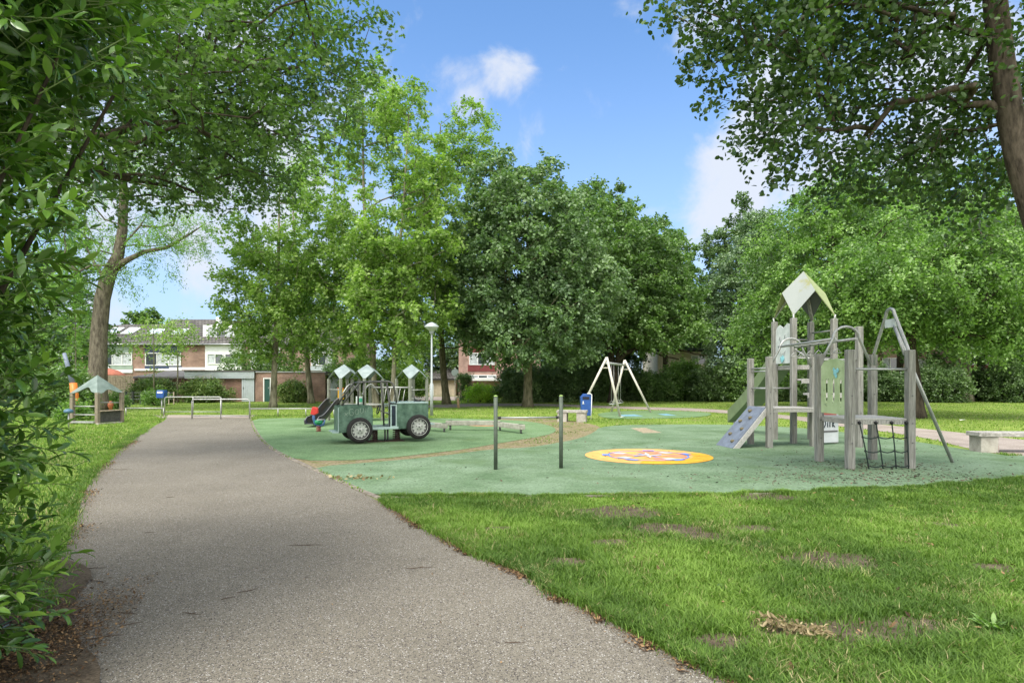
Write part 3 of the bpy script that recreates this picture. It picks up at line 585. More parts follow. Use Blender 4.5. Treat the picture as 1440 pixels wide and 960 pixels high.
# ---- fences and garden bits
tf = thing('timber_fence', 'weathered vertical board fence left of the clipped hedge', 'fence', (gx(158),GY-1,0)); mb = MB(); wt = hx(187,GY-1)-gx(158); nb = 12
for i in range(nb): mb.box((wt*(i+.5)/nb,0,.95),(wt/nb-.02,.03,1.8+.03*(i % 3)))
mb.build('boards', m_wfence, tf); mb = MB(); mb.box((wt/2,.05,.5),(wt,.04,.09)); mb.box((wt/2,.05,1.5),(wt,.04,.09)); mb.build('rail', m_wfence, tf)
# low park fence
pf = thing('low_park_fence', 'low garden fence of short dark posts and wires beyond the playhouse', 'fence', (hx(164,39),39,0)); x_0 = hx(164,39)
for px in (168,177.5,187,198,208.5): MB().box((hx(px,39)-x_0,0,.42),(.11,.11,.84)).build('post', mat('dark_post', (.03,.035,.03), .8), pf, .01)
mb = MB()
for z in (.35,.55,.75): mb.tube([(0,0,z),(hx(244,39)-x_0,0,z)], .012, 5)
mb.build('wire', m_zinc, pf)
for px in (216,226,236,243): MB().box((hx(px,39)-x_0,.12,.4),(.06,.06,.8)).build('picket', m_wfence, pf)
# terracotta awning and small white box
aw = thing('garden_parasol', 'faded orange red garden parasol seen just right of the big trunk', 'parasol', (hx(153,46),46,0)); mb = MB(); mb.lathe([(1.1,1.95),(1.05,2.02),(.6,2.3),(.05,2.45)],n=8); mb.build('canopy', mat('faded_red_cloth', (.38,.13,.08), .8, .15, 4), aw); MB().tube([(0,0,0),(0,0,2.6)],.025).build('pole', m_zinc, aw)
# ---------------------------------------------------------------- vegetation
def bark(name, c, c2, moss=None, sc_=9, bump=.9):
    m = mat(name, c, .95, .35, sc_, bump, 22, col2=c2, spec=.1)
    t = m.node_tree; tcn = [n for n in t.nodes if n.type == 'TEX_COORD'][0]; mp = t.nodes.new('ShaderNodeMapping'); mp.inputs['Scale'].default_value = (1,1,.3); t.links.new(tcn.outputs['Object'], mp.inputs[0])
    for n in t.nodes:
        if n.type == 'TEX_NOISE': t.links.new(mp.outputs[0], n.inputs['Vector'])
    return m
bk_grey = bark('bark_grey', (.10,.085,.065), (.19,.165,.125)); bk_plane = bark('bark_plane', (.11,.10,.065), (.30,.275,.20), sc_=4, bump=.3)
bk_dark = bark('bark_dark', (.04,.033,.026), (.085,.07,.05)); bk_near = bark('bark_smooth_brown', (.055,.044,.034), (.125,.10,.078), sc_=13, bump=1.0); bk_green = bark('bark_mossy', (.09,.09,.045), (.19,.17,.11))
D4 = (np.array([[0,0,0],[.45,.30,.05],[1,0,-.08],[.45,-.30,.05]]), [(0,1,2,3)])
D6 = (np.array([[0,0,0],[.3,.34,.05],[.72,.30,.04],[1,0,-.06],[.72,-.30,.04],[.3,-.34,.05]]), [(0,1,2,3),(0,3,4,5)])
OAK = (np.array([[0,0,0],[.22,.08,0],[.30,.30,.03],[.42,.11,0],[.55,.36,.04],[.66,.12,0],[.82,.22,.02],[1,0,-.05],[.82,-.22,.02],[.66,-.12,0],[.55,-.36,.04],[.42,-.11,0],[.30,-.30,.03],[.22,-.08,0]]),
       [(0,1,13),(1,2,3),(3,4,5),(5,6,7),(7,8,9),(9,10,11),(11,12,13),(1,3,11,13),(3,5,9,11),(5,7,9)])
MAP = (np.array([[0,0,0],[.05,.30,.02],[.35,.22,0],[.50,.48,.05],[.62,.18,0],[1,0,-.08],[.62,-.18,0],[.50,-.48,.05],[.35,-.22,0],[.05,-.30,.02]]), [(0,1,2),(2,3,4),(4,5,6),(6,7,8),(8,9,0),(0,2,8),(2,4,6,8)])
LAU = (np.array([[0,0,0],[.2,.13,.03],[.2,0,-.01],[.2,-.13,.03],[.5,.19,.03],[.5,0,-.02],[.5,-.19,.03],[.8,.12,-.01],[.8,0,-.05],[.8,-.12,-.01],[1,0,-.13]]),
       [(0,2,1),(0,3,2),(1,2,5,4),(2,3,6,5),(4,5,8,7),(5,6,9,8),(7,8,10),(8,9,10)])
def norm(a): return a/np.maximum(np.linalg.norm(a,axis=-1,keepdims=True),1e-9)
def leafset(name, pos, t, n, size, tmpl, m, parent, var, smooth=False):
    t = norm(t); b = norm(np.cross(n, t)); n = np.cross(t, b); T, fs = tmpl; k = len(T)
    V = pos[:,None,:]+size[:,None,None]*(T[None,:,0:1]*t[:,None,:]+T[None,:,1:2]*b[:,None,:]+T[None,:,2:3]*n[:,None,:])
    flat_ = np.concatenate([np.array(f) for f in fs]); ff = (np.arange(len(pos))*k)[:,None]+flat_[None,:]
    return npmesh(name, V, ff.ravel(), np.tile([len(f) for f in fs], len(pos)), m, parent, np.repeat(var, k), smooth)
def sample_clusters(env, n, g, bias=2.6, zmin=None, cand=5, gap=0.0, gs=.5):
    wts = np.array([e[1][0]*e[1][1]*e[1][2] for e in env])**.8; wts /= wts.sum(); pts = []; arr = np.zeros((n,3)); c = 0; tries = 0
    while c < n and tries < n*8:
        tries += 1; best = None
        for _ in range(cand):
            e = env[g.choice(len(env), p=wts)]; d = norm(g.normal(size=3)); r = g.random()**(1/bias); p = np.array(e[0])+d*np.array(e[1])*r
            if zmin is not None and p[2] < zmin: continue
            if gap and vnoise(np.array([p[0]]), np.array([p[2]*1.1+p[1]*.37]), gs, 31)[0] < gap: continue
            q = 1e9 if c == 0 else np.min(np.sum((arr[:c]-p)**2,axis=1))
            if best is None or q > best[0]: best = (q, p)
        if best is None: continue
        arr[c] = best[1]; c += 1
    return arr[:c]
def skeleton(trunk, tr, clusters, g, step=.5, tip=.012, up=.3, power=.47, bend=.25, first=.25):
    """trunk: list of points with radii; every cluster is joined to the nearest suitable node"""
    tp = [Vector(p) for p in trunk]; pos = []; rad = []; par = []
    for i in range(len(tp)-1):
        n = max(1, int((tp[i+1]-tp[i]).length/.4))
        for k in range(n): pos.append(tp[i].lerp(tp[i+1],k/n)); rad.append(tr[i]*(1-k/n)+tr[i+1]*k/n)
    pos.append(tp[-1]); rad.append(tr[-1]); par = [-1]+list(range(len(pos)-1)); nt_ = len(pos)
    P_ = [np.array(p) for p in pos]; order = np.argsort([min(np.linalg.norm(c-q) for q in P_) for c in clusters]); chains = []; wgt = [0]*nt_
    zlow = trunk[0][2]+first*(trunk[-1][2]-trunk[0][2]); A = np.zeros((nt_+len(clusters)*40,3)); A[:nt_] = P_; cnt = nt_
    for ci in order:
        c = clusters[ci]; d = A[:cnt]-c; hd = np.hypot(d[:,0],d[:,1]); ds = np.sqrt(hd**2+d[:,2]**2); cost = ds+.9*np.maximum(0, d[:,2]+up*hd)+np.where(A[:cnt,2] < zlow, 30, 0)
        j = int(np.argmin(cost)); a = Vector(A[j]); b = Vector(c); ln = (b-a).length; k = max(1,min(30,int(ln/step))); ch = [j]; prev = j
        side = Vector(g.normal(size=3))*ln*.08; mid = a.lerp(b,.45)+Vector((0,0,ln*bend*.35))+side
        for i in range(1,k+1):
            t = i/k; p = a*(1-t)**2+mid*2*t*(1-t)+b*t*t+(Vector(g.normal(size=3))*.05*step if i < k else Vector((0,0,0)))
            A[cnt] = p; par.append(prev); wgt.append(0); prev = cnt; ch.append(cnt); cnt += 1
        wgt[prev] = 1; chains.append(ch)
    for i in range(cnt-1, 0, -1):
        if par[i] >= 0: wgt[par[i]] += wgt[i]
    rr = [tip*max(1,wgt[i])**power for i in range(cnt)]
    for i in range(nt_): rr[i] = rad[i]
    return A[:cnt], chains, rr, nt_
def tree_trunk(parent, trunk, tr, clusters, g, m, sides=9, flare=True, **kw):
    A, chains, rr, nt_ = skeleton(trunk, tr, clusters, g, **kw); mb = MB()
    pts = [Vector(A[i]) for i in range(nt_)]; rs = rr[:nt_]
    if flare: rs[0] *= 1.45; rs[1] *= 1.12; pts[0].z -= .15
    mb.tube(pts, rs, max(sides,8))
    for ch in chains:
        p = [Vector(A[i]) for i in ch]; r = [min(rr[ch[1]]*1.0, rr[ch[0]])]+[rr[i] for i in ch[1:]]; mb.tube(p, r, 5 if r[0] < .05 else 7, caps=False)
    o = mb.build('trunk', m, parent); return A, nt_
def crown(parent, clusters, origin, g, m, tmpl=D4, twigs=9, lpt=13, tl=(.5,.95), size=(.11,.19), droop=.15, flat_=.5, upn=.8, outw=.7, jit=.08, name='crown', varc=.22, base=.5, fine=1.0):
    if size[0] > .108 and len(clusters) > 90: lpt = int(lpt*1.55); size = (size[0]*.74, size[1]*.82)
    nC = len(clusters); o3 = np.array(origin); cid = np.repeat(np.arange(nC), twigs); C_ = clusters[cid]; n = len(C_)
    outd = norm((C_-o3)*np.array([1,1,.55])); d = norm(outd*outw+g.normal(size=(n,3))*np.array([1,1,flat_])); d[:,2] -= droop; d = norm(d)
    Ls = tl[0]+(tl[1]-tl[0])*g.random(n); start = C_+g.normal(size=(n,3))*.12
    tid = np.repeat(np.arange(n), lpt); u = g.random(len(tid))**.75; T_ = d[tid]
    pos = start[tid]+T_*(Ls[tid]*u)[:,None]; pos[:,2] -= (Ls[tid]*u**2)*droop*.8; pos += g.normal(size=pos.shape)*jit
    ld = norm(T_*.5+g.normal(size=pos.shape)*np.array([.9,.9,.55])+np.array([0,0,-droop])); nn = g.normal(size=pos.shape)*.55+np.array([0,0,upn])+outd[cid[tid]]*.35
    sz = size[0]+(size[1]-size[0])*g.random(len(pos)); cv = g.normal(size=nC)*varc*.5; tv = g.normal(size=n)*varc*.6
    var = np.clip(base+cv[cid[tid]]+tv[tid]+g.normal(size=len(pos))*.17,0,1)
    return leafset(name, pos, ld, nn, sz, tmpl, m, parent, var)
def tree(name, label, x, y, trunk, tr, env, ncl, barkm, leafm, seed, group=None, cat='tree', zmin=None, gap=0, gs=.5, bias=2.6, crown_kw={}, **kw):
    g = np.random.default_rng(seed); t = thing(name, label, cat, (x,y,0), 0, group); cl = sample_clusters(env, ncl, g, bias, zmin, 5, gap, gs)
    tree_trunk(t, trunk, tr, cl, g, barkm, **kw); c = np.mean([e[0] for e in env],axis=0); crown(t, cl, (trunk[-1][0]*.3+c[0]*.7, trunk[-1][1]*.3+c[1]*.7, c[2]-1), g, leafm, **crown_kw); return t
lf_plane = leafmat('leaf_plane', (.064,.11,.025), (.118,.18,.04), (.215,.285,.085), .42, .42, .45)
lf_chest = leafmat('leaf_chestnut', (.042,.078,.032), (.078,.128,.05), (.14,.20,.09), .28, .45, .5)
lf_dark = leafmat('leaf_dark', (.034,.062,.024), (.066,.11,.038), (.12,.175,.07), .28, .42, .5)
lf_mid = leafmat('leaf_mid', (.04,.075,.022), (.078,.135,.038), (.14,.21,.07), .32, .4, .45)
lf_bright = leafmat('leaf_bright', (.045,.085,.022), (.088,.155,.036), (.165,.25,.075), .36, .42, .45)
lf_silver = leafmat('leaf_silver', (.045,.08,.04), (.10,.15,.085), (.20,.26,.15), .25, .45, .45)
lf_oak = leafmat('leaf_oak', (.028,.055,.014), (.052,.092,.022), (.095,.15,.04), .38, .4, .4)
lf_locust = leafmat('leaf_locust', (.07,.13,.03), (.12,.20,.05), (.19,.28,.08), .45, .5, .3)
lf_near = leafmat('leaf_alder', (.016,.036,.009), (.032,.062,.014), (.065,.11,.026), .30, .4, .4)  # low albedo: the backlit darkness of the crown is put into the colour
lf_laurel = leafmat('leaf_laurel', (.025,.06,.010), (.055,.115,.014), (.12,.20,.03), .25, .24, .55)
lf_lime = leafmat('leaf_yellow_green', (.12,.21,.02), (.20,.32,.03), (.30,.42,.06), .35, .5, .4)
lf_hedge = leafmat('leaf_hedge', (.045,.08,.02), (.085,.135,.035), (.16,.19,.06), .25, .5, .4)
def rel(px, py, Y, x, y): a = V3(px,py,Y); return (a[0]-x, a[1]-y, a[2])
# --- planes. (base px, Y, top py, half width m, lowest leaves z, label)
def plane(px, Y, top, hw, zlow, lean, label, seed, r=.22, group='plane trees behind the playground', ncl=150, leafm=lf_plane, size=(.15,.26), cx_=0, bark_=bk_plane, gap=.30, tw=9, lp=12):
    x = hx(px,Y); zt = hz(top,Y); h = zt-zlow; xc = cx_
    env = [((xc,0,zlow+h*.30),(hw,hw*.9,h*.33)),((xc+.2,0,zlow+h*.60),(hw*.82,hw*.8,h*.30)),((xc+.1,0,zlow+h*.82),(hw*.5,hw*.5,h*.2))]
    r = r*.8
    tk = [(0,0,0),(lean*.2,0,2),(lean*.7,.1,zlow+h*.35),(lean*.9+xc*.3,0,zlow+h*.6),(lean+xc*.6,.1,zt-1.2)]
    return tree('plane_tree', label, x, Y, tk, [r,r*.85,r*.6,r*.38,.03], env, ncl, bark_, leafm, seed, group, gap=gap, gs=.45, crown_kw=dict(tmpl=MAP,twigs=tw-1,lpt=lp,size=size,tl=(.4,.95)), step=.6, first=.2)
plane(384, 34.4, 212, 3.0, 2.7, .35, 'plane tree with pale mottled trunk just beyond the path barriers', 11, .24, ncl=170, gap=.36)
plane(438, 41, 240, 3.2, 3.4, -1.1, 'plane tree with pale leaning trunk in front of the garage end', 12, .26, ncl=130, cx_=-.4, gap=.36)
plane(529, 34.5, 96, 3.3, 2.9, -.8, 'tallest plane tree, straight trunk behind the middle play tower', 13, .25, ncl=250, gap=.38)
plane(551, 31.5, 128, 3.0, 3.1, .5, 'plane tree with slim dark trunk between the play towers', 14, .17, ncl=210, cx_=.6, gap=.38)
plane(628, 39.7, 148, 3.9, 4.2, -1.0, 'plane tree with brown leaning trunk right of the lamp post', 15, .32, ncl=240, cx_=1.0, bark_=bk_green, gap=.36)
plane(470, 52, 150, 4.5, 3.5, 0, 'plane tree farther back behind the garages', 16, .25, ncl=110, size=(.2,.32), gap=.36)
# --- chestnut and the dark trees by the swing
def blob(name, label, px, Y, trunk_r, ells, ncl, bm_, lm_, seed, group=None, tk=None, tmpl=D6, size=(.14,.24), twigs=9, lpt=13, cat='tree', **kw):
    x = hx(px,Y); env = []
    for (ex,ey,dY,rx,ry,rz) in ells: c = V3(ex,ey,Y+dY); env.append(((c[0]-x,dY,c[2]),(rx,ry,rz)))
    zt = max(e[0][2]+e[1][2]*.6 for e in env)
    if tk is None:
        c = env[0][0]; tk = [(0,0,0),(.05,0,zt*.25),(c[0]*.4,c[1]*.3,zt*.55),(c[0]*.8,c[1]*.8,zt*.9)]
    n = len(tk); rr = [trunk_r*(1-.88*(i/(n-1))**1.2) for i in range(n)]
    ck = dict(tmpl=tmpl,size=size,twigs=twigs,lpt=lpt); ck.update(kw.pop('ck',{}))
    return tree(name, label, x, Y, tk, rr, env, ncl, bm_, lm_, seed, group, cat=cat, crown_kw=ck, **kw)
blob('chestnut_tree', 'big round dark green chestnut tree standing behind the chin-up bar', 742, 35.3, .28, [(742,350,0,4.7,4.2,4.2),(725,280,0,3.0,3,2.6),(700,420,-.5,3.2,3.4,2.6),(800,410,0,3.3,3.4,2.8),(745,455,-1,4.3,3.4,2.0)], 430, bk_green, lf_chest, 21, twigs=10, lpt=13, size=(.16,.28), tmpl=D6, bias=3.4, ck=dict(droop=.35,flat_=.45), first=.3, up=.1)
blob('maple_tree', 'dark spreading tree with low limbs behind the swing', 862, 42, .34, [(850,380,0,5.0,4.5,4.6),(905,410,1,4.0,4,3.6),(830,320,1,2.6,3,2.8),(920,455,-1,3.8,3,1.6)], 400, bk_dark, lf_mid, 22, tk=[(0,0,0),(.1,0,1.6),(-.1,.2,3.2),(-.3,0,6),(-.4,0,10)], size=(.17,.28), twigs=10, lpt=12, bias=3.2, ck=dict(droop=.3), gap=.1)
blob('maple_tree', 'taller green tree behind the spreading tree over the swing', 828, 50, .3, [(835,330,0,3.6,3.5,4.3),(880,400,2,5,4,5),(800,400,0,4,4,4)], 240, bk_dark, lf_dark, 23, size=(.22,.34), bias=3.0)
blob('lime_tree', 'lighter rounded tree at the right end of the row beyond the swing', 935, 56, .3, [(915,390,0,4.4,4.3,5.2),(958,430,0,3.0,3,3.6),(890,430,0,4,4,4)], 260, bk_dark, lf_mid, 24, size=(.22,.34), bias=3.0)
mt_ = [o_ for o_ in bpy.data.objects if o_.get('label') == 'dark spreading tree with low limbs behind the swing'][0]; mx_, my_ = hx(862,42), 42
for pl_ in ([(866,512,.22),(880,496,.17),(905,487,.13),(940,486,.09),(975,497,.05),(995,500,.02)],[(868,505,.18),(876,480,.14),(895,455,.09),(925,440,.04)],[(862,500,.16),(850,478,.12),(832,460,.08),(812,448,.03)],[(905,487,.08),(930,500,.06),(955,505,.03)]):
    MB().tube([rel(a_,b_,42-.3,mx_,my_) for a_,b_,c_ in pl_],[c_ for a_,b_,c_ in pl_],8).build('limb', bk_dark, mt_)
# --- trees right of the gap
blob('poplar_tree', 'tall grey green tree rising behind the tower roof', 1050, 58, .3, [(1052,400,0,3.3,3.2,7.0),(1032,330,0,1.3,1.4,2.2),(1045,300,0,.9,1,1.8),(1012,350,0,1.4,1.4,2.0),(1000,440,0,2.3,2.5,4)], 250, bk_dark, lf_dark, 31, size=(.20,.32), bias=2.8, gap=.25)
blob('whitebeam_tree', 'silvery leaved tree left of the climbing tower', 1060, 46, .25, [(1058,430,0,3.2,3.2,4.8),(1042,470,0,2.6,2.6,3.3),(1072,350,0,1.9,2,3.0),(1035,510,-1,2,2,1.6)], 330, bk_dark, lf_silver, 32, size=(.16,.27), bias=3.2, ck=dict(droop=.25))
blob('hornbeam_tree', 'broad bright green hornbeam behind the climbing tower', 1172, 34, .24, [(1170,370,0,4.4,4,4.2),(1120,400,0,3.1,3,3.6),(1190,310,1,3.0,3,2.6),(1110,460,-1,2.8,2.6,2.4),(1230,350,1,3.6,3,3.6)], 400, bk_dark, lf_bright, 33, size=(.15,.26), tmpl=D4, twigs=10, lpt=13, bias=2.0, gap=.36, gs=.7, ck=dict(droop=.35,flat_=.2,upn=.9,tl=(.6,1.4),varc=.45), first=.22)
blob('cherry_tree', 'layered bright green tree with dark leaning trunk right of the climbing frame', 1291, 24.6, .25, [(1300,395,0,3.6,3.2,2.1),(1380,400,0,3.0,3,2.0),(1240,400,0,2.6,2.6,1.7),(1320,335,0,3.2,3,1.6),(1400,450,-1,2.2,2,1.0),(1230,450,1,1.7,1.6,.9)], 400, bk_dark, lf_bright, 34, tk=[(0,0,0),(-.12,0,1.6),(-.25,0,2.8),(-.2,0,3.8),(.2,0,5.6)], size=(.12,.21), tmpl=D4, twigs=10, lpt=13, bias=1.8, gap=.38, gs=.8, ck=dict(droop=.4,flat_=.16,upn=.9,tl=(.5,1.2),varc=.45), first=.4, up=.05)
blob('lime_tree', 'tree with pale trunk in the far hedge near the red panels', 1359, 44.5, .42, [(1370,380,0,5,4.5,5.5),(1440,400,0,5,4.5,5.5),(1300,370,1,4.5,4,5.5),(1350,480,0,4,4,1.8)], 380, bk_plane, lf_mid, 35, size=(.2,.32), bias=3, tk=[(0,0,0),(-.1,0,2.4),(0,0,4.5),(.3,0,9)])
blob('lime_tree', 'dark trunked tree standing in the hedge just right of the pale trunk', 1379, 46, .3, [(1430,420,0,4.5,4,4),(1480,380,0,5,4,6)], 200, bk_dark, lf_dark, 36, size=(.2,.32), bias=3)
blob('lime_tree', 'tall bright tree crown above and behind the hornbeam', 1265, 52, .3, [(1250,330,0,5.5,5,7),(1330,320,0,5.5,5,7),(1180,340,0,4.5,5,6)], 330, bk_dark, lf_bright, 37, size=(.24,.36), bias=3)
# --- left background
blob('lime_tree', 'airy green tree at the far left beside the laurel', 72, 38, .25, [(90,470,0,2.6,2.5,2.6),(60,420,0,2.5,2.5,3.0),(85,360,0,1.8,2,3)], 130, bk_dark, lf_mid, 41, size=(.16,.26), gap=.3)
def sapling(px, Y, top, hw, zl, label, seed, lm_=lf_plane):
    x = hx(px,Y); zt = hz(top,Y); return tree('young_tree', label, x, Y, [(0,0,0),(.03,0,zl),(0,0,zt-.4)], [.055,.045,.015], [((0,0,(zl+zt)/2+.2),(hw,hw,(zt-zl)/2)),((0,0,zt-1.2),(hw*.6,hw*.6,1.2))], 36, bk_plane, lm_, seed, 'young trees before the houses', crown_kw=dict(tmpl=MAP,twigs=5,lpt=7,size=(.11,.18),tl=(.3,.7),base=.8), flare=False, bias=2, tip=.006)
sapling(216, 40.5, 450, 1.45, 2.2, 'young tree with thin pale trunk before the dark blue house', 42)
sapling(249.5, 42, 452, 1.2, 2.9, 'young tree with thin trunk before the brick end wall', 43)
sapling(106, 31, 432, 1.1, 1.3, 'young light green tree left of the big leaning trunk', 44, lf_bright)
blob('garden_tree', 'distant tree peeking over the roof ridge of the houses', 200, 80, .25, [(200,453,0,1.9,2,1.2),(214,444,0,.8,.8,.6)], 26, bk_dark, lf_mid, 45, size=(.25,.4))
# honey locust with the forked trunk
lx, ly = P(137,579)
g = np.random.default_rng(50); t = thing('locust_tree', 'large grey trunk forking behind the playhouse with airy feathery leaves', 'tree', (lx,ly,0))
LR = lambda px,py: rel(px,py,ly,lx,ly)
tk = [(0,0,0),LR(137,540),LR(139,470),LR(144,420),LR(152,388),LR(166,360),LR(172,325),LR(174,280),LR(170,220),LR(176,150)]
env = [(LR(110,330)[:1]+(0,)+LR(110,330)[2:],(3.0,2.6,2.6)),(LR(240,330),(2.2,2,1.1)),(LR(190,200),(5,3.2,3.6)),(LR(90,400),(1.6,1.6,1.4)),(LR(90,230),(3,3,2.4)),(LR(330,200),(3.5,3,2.6))]
cl = sample_clusters(env, 230, g, 2.2, gap=.32, gs=.4)
limb = [LR(163,376),LR(178,366),LR(203,354),LR(235,348),LR(262,332),LR(290,314)]
A, nt_ = tree_trunk(t, tk, [.46,.42,.36,.34,.33,.25,.22,.19,.14,.06], cl, g, bk_grey, sides=12, first=.45, up=.2, tip=.010)
MB().tube(limb, [.19,.14,.11,.09,.06,.02], 8).build('limb', bk_grey, t)
MB().tube([LR(150,395),LR(134,372),LR(120,345),LR(100,330)], [.10,.06,.04,.015], 7).build('limb', bk_grey, t)
cl2 = np.array([LR(px_,py_) for px_,py_ in [(250,340),(275,325),(262,352),(230,335),(290,318),(205,372),(178,385),(185,405),(215,362),(100,335),(85,350),(75,300),(120,300),(60,360),(95,380),(240,380),(130,330),(70,280),(95,310),(110,365),(60,320),(125,290),(215,330),(255,310),(230,300),(200,310),(195,340),(75,400),(110,400),(45,390),(270,300),(285,345)]])
crown(t, np.concatenate([cl,cl2]), LR(165,300), g, lf_locust, tmpl=(np.array([[0,0,0],[.5,.13,0],[1,0,-.05],[.5,-.13,0]]),[(0,1,2,3)]), twigs=9, lpt=20, tl=(.4,1.1), size=(.10,.20), droop=.35, flat_=.5)
# oak with the overhanging crown
ox, oy = -9.6, 9.5
g = np.random.default_rng(60); t = thing('oak_tree', 'oak with lobed leaves reaching over the upper left from behind the laurel', 'tree', (ox,oy,0))
def OR(px,py,Y): a = V3(px,py,Y); return (a[0]-ox,a[1]-oy,a[2])
env = [(OR(300,120,11),(2.5,2.6,1.9)),(OR(400,60,12),(1.9,2.2,1.4)),(OR(180,180,11),(2.2,2.2,1.3)),(OR(330,-20,12),(2.2,2.2,1.0)),(OR(150,40,11),(2.6,2.6,2.0)),(OR(430,110,13),(1.2,1.5,1.3)),(OR(300,230,12.5),(1.7,1.6,.9))]
cl = sample_clusters(env, 540, g, 2.4, gap=.28, gs=.9)
tk = [(0,0,0),(.1,.1,2),(.3,.3,4.2),(.5,.6,6.5),(.6,.8,9)]
tree_trunk(t, tk, [.42,.36,.30,.22,.1], cl, g, bk_dark, first=.42, tip=.006, step=.35, up=.0, power=.5)
MB().tube([(.35,.4,5.0),OR(20,80,10.6),OR(200,78,10.8),OR(290,78,11),OR(375,98,11.3),OR(420,95,11.6)], [.16,.12,.09,.075,.045,.015], 8).build('limb', bk_dark, t)
MB().tube([(.3,.4,4.0),OR(60,215,10.6),OR(150,245,11),OR(235,262,11.6)], [.13,.10,.07,.02], 8).build('limb', bk_dark, t)
crown(t, cl, OR(60,200,10.5), g, lf_oak, tmpl=OAK, twigs=8, lpt=10, tl=(.2,.55), size=(.08,.135), droop=.25, flat_=.6, jit=.05, upn=.6)
# alder-like near tree at the right
nx, ny = 7.42, 7.6
g = np.random.default_rng(70); t = thing('alder_tree', 'near tree at the right edge, bare brown trunk and round leaves hanging over the lawn', 'tree', (nx,ny,0))
def NR(px,py,Y): a = V3(px,py,Y); return (a[0]-nx,a[1]-ny,a[2])
env = [(NR(1120,60,8.0),(1.35,1.3,1.0)),(NR(1250,90,8.3),(1.5,1.4,1.2)),(NR(1350,170,8.6),(1.2,1.3,1.0)),(NR(1110,170,8.0),(.55,.8,.75)),(NR(1240,230,8.6),(1.0,1.0,.45)),(NR(1040,20,7.8),(.9,.9,.45)),(NR(1075,120,8.0),(.55,.7,.8)),(NR(1130,200,8.2),(.6,.7,.6)),(NR(1300,-40,8),(2.4,2,1.2)),(NR(1400,260,8.8),(.9,.9,.5)),(NR(1150,-60,8),(2,1.6,.8))]
cl = sample_clusters(env, 560, g, 2.3, gap=.25, gs=1.3)
tk = [(0,0,0),NR(1498,420,7.6),NR(1458,305,7.6),NR(1434,225,7.6),NR(1422,170,7.6),NR(1409,90,7.6),NR(1399,0,7.6),NR(1385,-150,7.6)]
tree_trunk(t, tk, [.21,.175,.155,.148,.142,.135,.125,.05], cl, g, bk_near, sides=14, first=.62, tip=.0042, step=.25, up=-.2, power=.5, bend=.5)
MB().tube([NR(1398,5,7.6),NR(1385,60,7.9),NR(1352,110,8.1),NR(1345,150,8.2),NR(1362,163,8.2),NR(1395,175,8.4)], [.05,.036,.028,.022,.016,.006], 7).build('limb', bk_dark, t)
crown(t, cl, NR(1380,0,8), g, lf_near, tmpl=D6, twigs=6, lpt=9, tl=(.14,.42), size=(.055,.095), droop=.2, flat_=.7, jit=.045, upn=.5)
# --- shrubs and hedges
def shrub(name, label, px0, px1, Y, top, m, seed, dY=1.2, n=40, size=(.08,.15), tmpl=D4, group=None, boxy=False, twigs=7, lpt=10, cat='shrub', base=0.0, tl=(.08,.25)):
    x0, x1 = hx(px0,Y), hx(px1,Y); zt = hz(top,Y); cx_ = (x0+x1)/2; g = np.random.default_rng(seed); t = thing(name, label, cat, (cx_,Y,0), 0, group)
    if boxy:
        c = np.stack([g.uniform((x0-cx_)*.93,(x1-cx_)*.93,n), g.uniform(-dY,dY,n), g.uniform(base,zt-.1,n)],1)
        k = g.integers(0,3,n); c[k == 0,1] = -dY*.9; c[k == 1,2] = zt-.15
    else: c = sample_clusters([((0,0,zt*.42),((x1-x0)/2*.95,dY,zt*.52)),((-(x1-x0)*.2,0,zt*.45),((x1-x0)*.3,dY,zt*.47)),(((x1-x0)*.2,0,zt*.45),((x1-x0)*.3,dY,zt*.47))], n, g, 3.6, .06)
    crown(t, c, (0,0,zt*.3), g, m, tmpl=tmpl, twigs=twigs, lpt=lpt, tl=tl, size=size, droop=.05, flat_=.8, name='foliage')
    mb = MB()
    for i in range(0,len(c),3): mb.tube([(c[i][0]*.3,c[i][1]*.3,0),(c[i][0]*.7,c[i][1]*.7,c[i][2]*.5),tuple(c[i])],[.025,.015,.006],4,caps=False)
    mb.build('stems', bk_dark, t); return t
shrub('clipped_hedge', 'clipped green hedge before the dark roofed garage', 185, 250, 42.5, 533, lf_hedge, 81, .7, 120, boxy=False, twigs=9, lpt=12)
shrub('round_bush', 'rounded olive bush before the pale clad garage', 259, 310, 42.3, 533, lf_hedge, 82, .9, 110, twigs=9, lpt=12)
shrub('round_bush', 'dark rounded bush between the two pale plane trunks', 390, 432, 42.5, 535.5, lf_hedge, 83, .8, 80, twigs=9, lpt=12)
shrub('low_bush', 'sparse dry bush beside the pale garage door', 306, 330, 42.6, 547, lf_hedge, 84, .4, 18)
shrub('garden_tree', 'leafy green garden tree over the garage roofs', 308, 425, 51.5, 489, lf_mid, 85, 2, 150, size=(.16,.26), twigs=9, lpt=10, cat='tree', tl=(.3,.8))
shrub('garden_bush', 'green bush showing right of the plane trunks above the shed', 455, 520, 47, 505, lf_mid, 86, 1.5, 110, size=(.14,.24), twigs=8, lpt=10, tl=(.3,.8))
shrub('garden_bush', 'sunlit green bushes behind the play towers', 470, 598, 45, 500, lf_plane, 87, 1.6, 240, size=(.14,.24), twigs=8, lpt=10, tl=(.3,.8))
shrub('wild_bush', 'wild bushes left of the big trunk behind the mushroom stool', 54, 122, 26, 519, lf_mid, 88, 1.3, 150, size=(.08,.16), twigs=9, lpt=11)
shrub('wild_bush', 'low weeds at the foot of the leaning orange play post', 84, 120, 23.4, 567, lf_bright, 98, .35, 26)
shrub('wild_bush', 'low weedy bush behind the playhouse', 150, 176, 33, 552, lf_bright, 89, .6, 30)
shrub('wild_bush', 'weeds and low bush in front of the dark fence posts', 205, 232, 37, 548, lf_bright, 90, .5, 32)
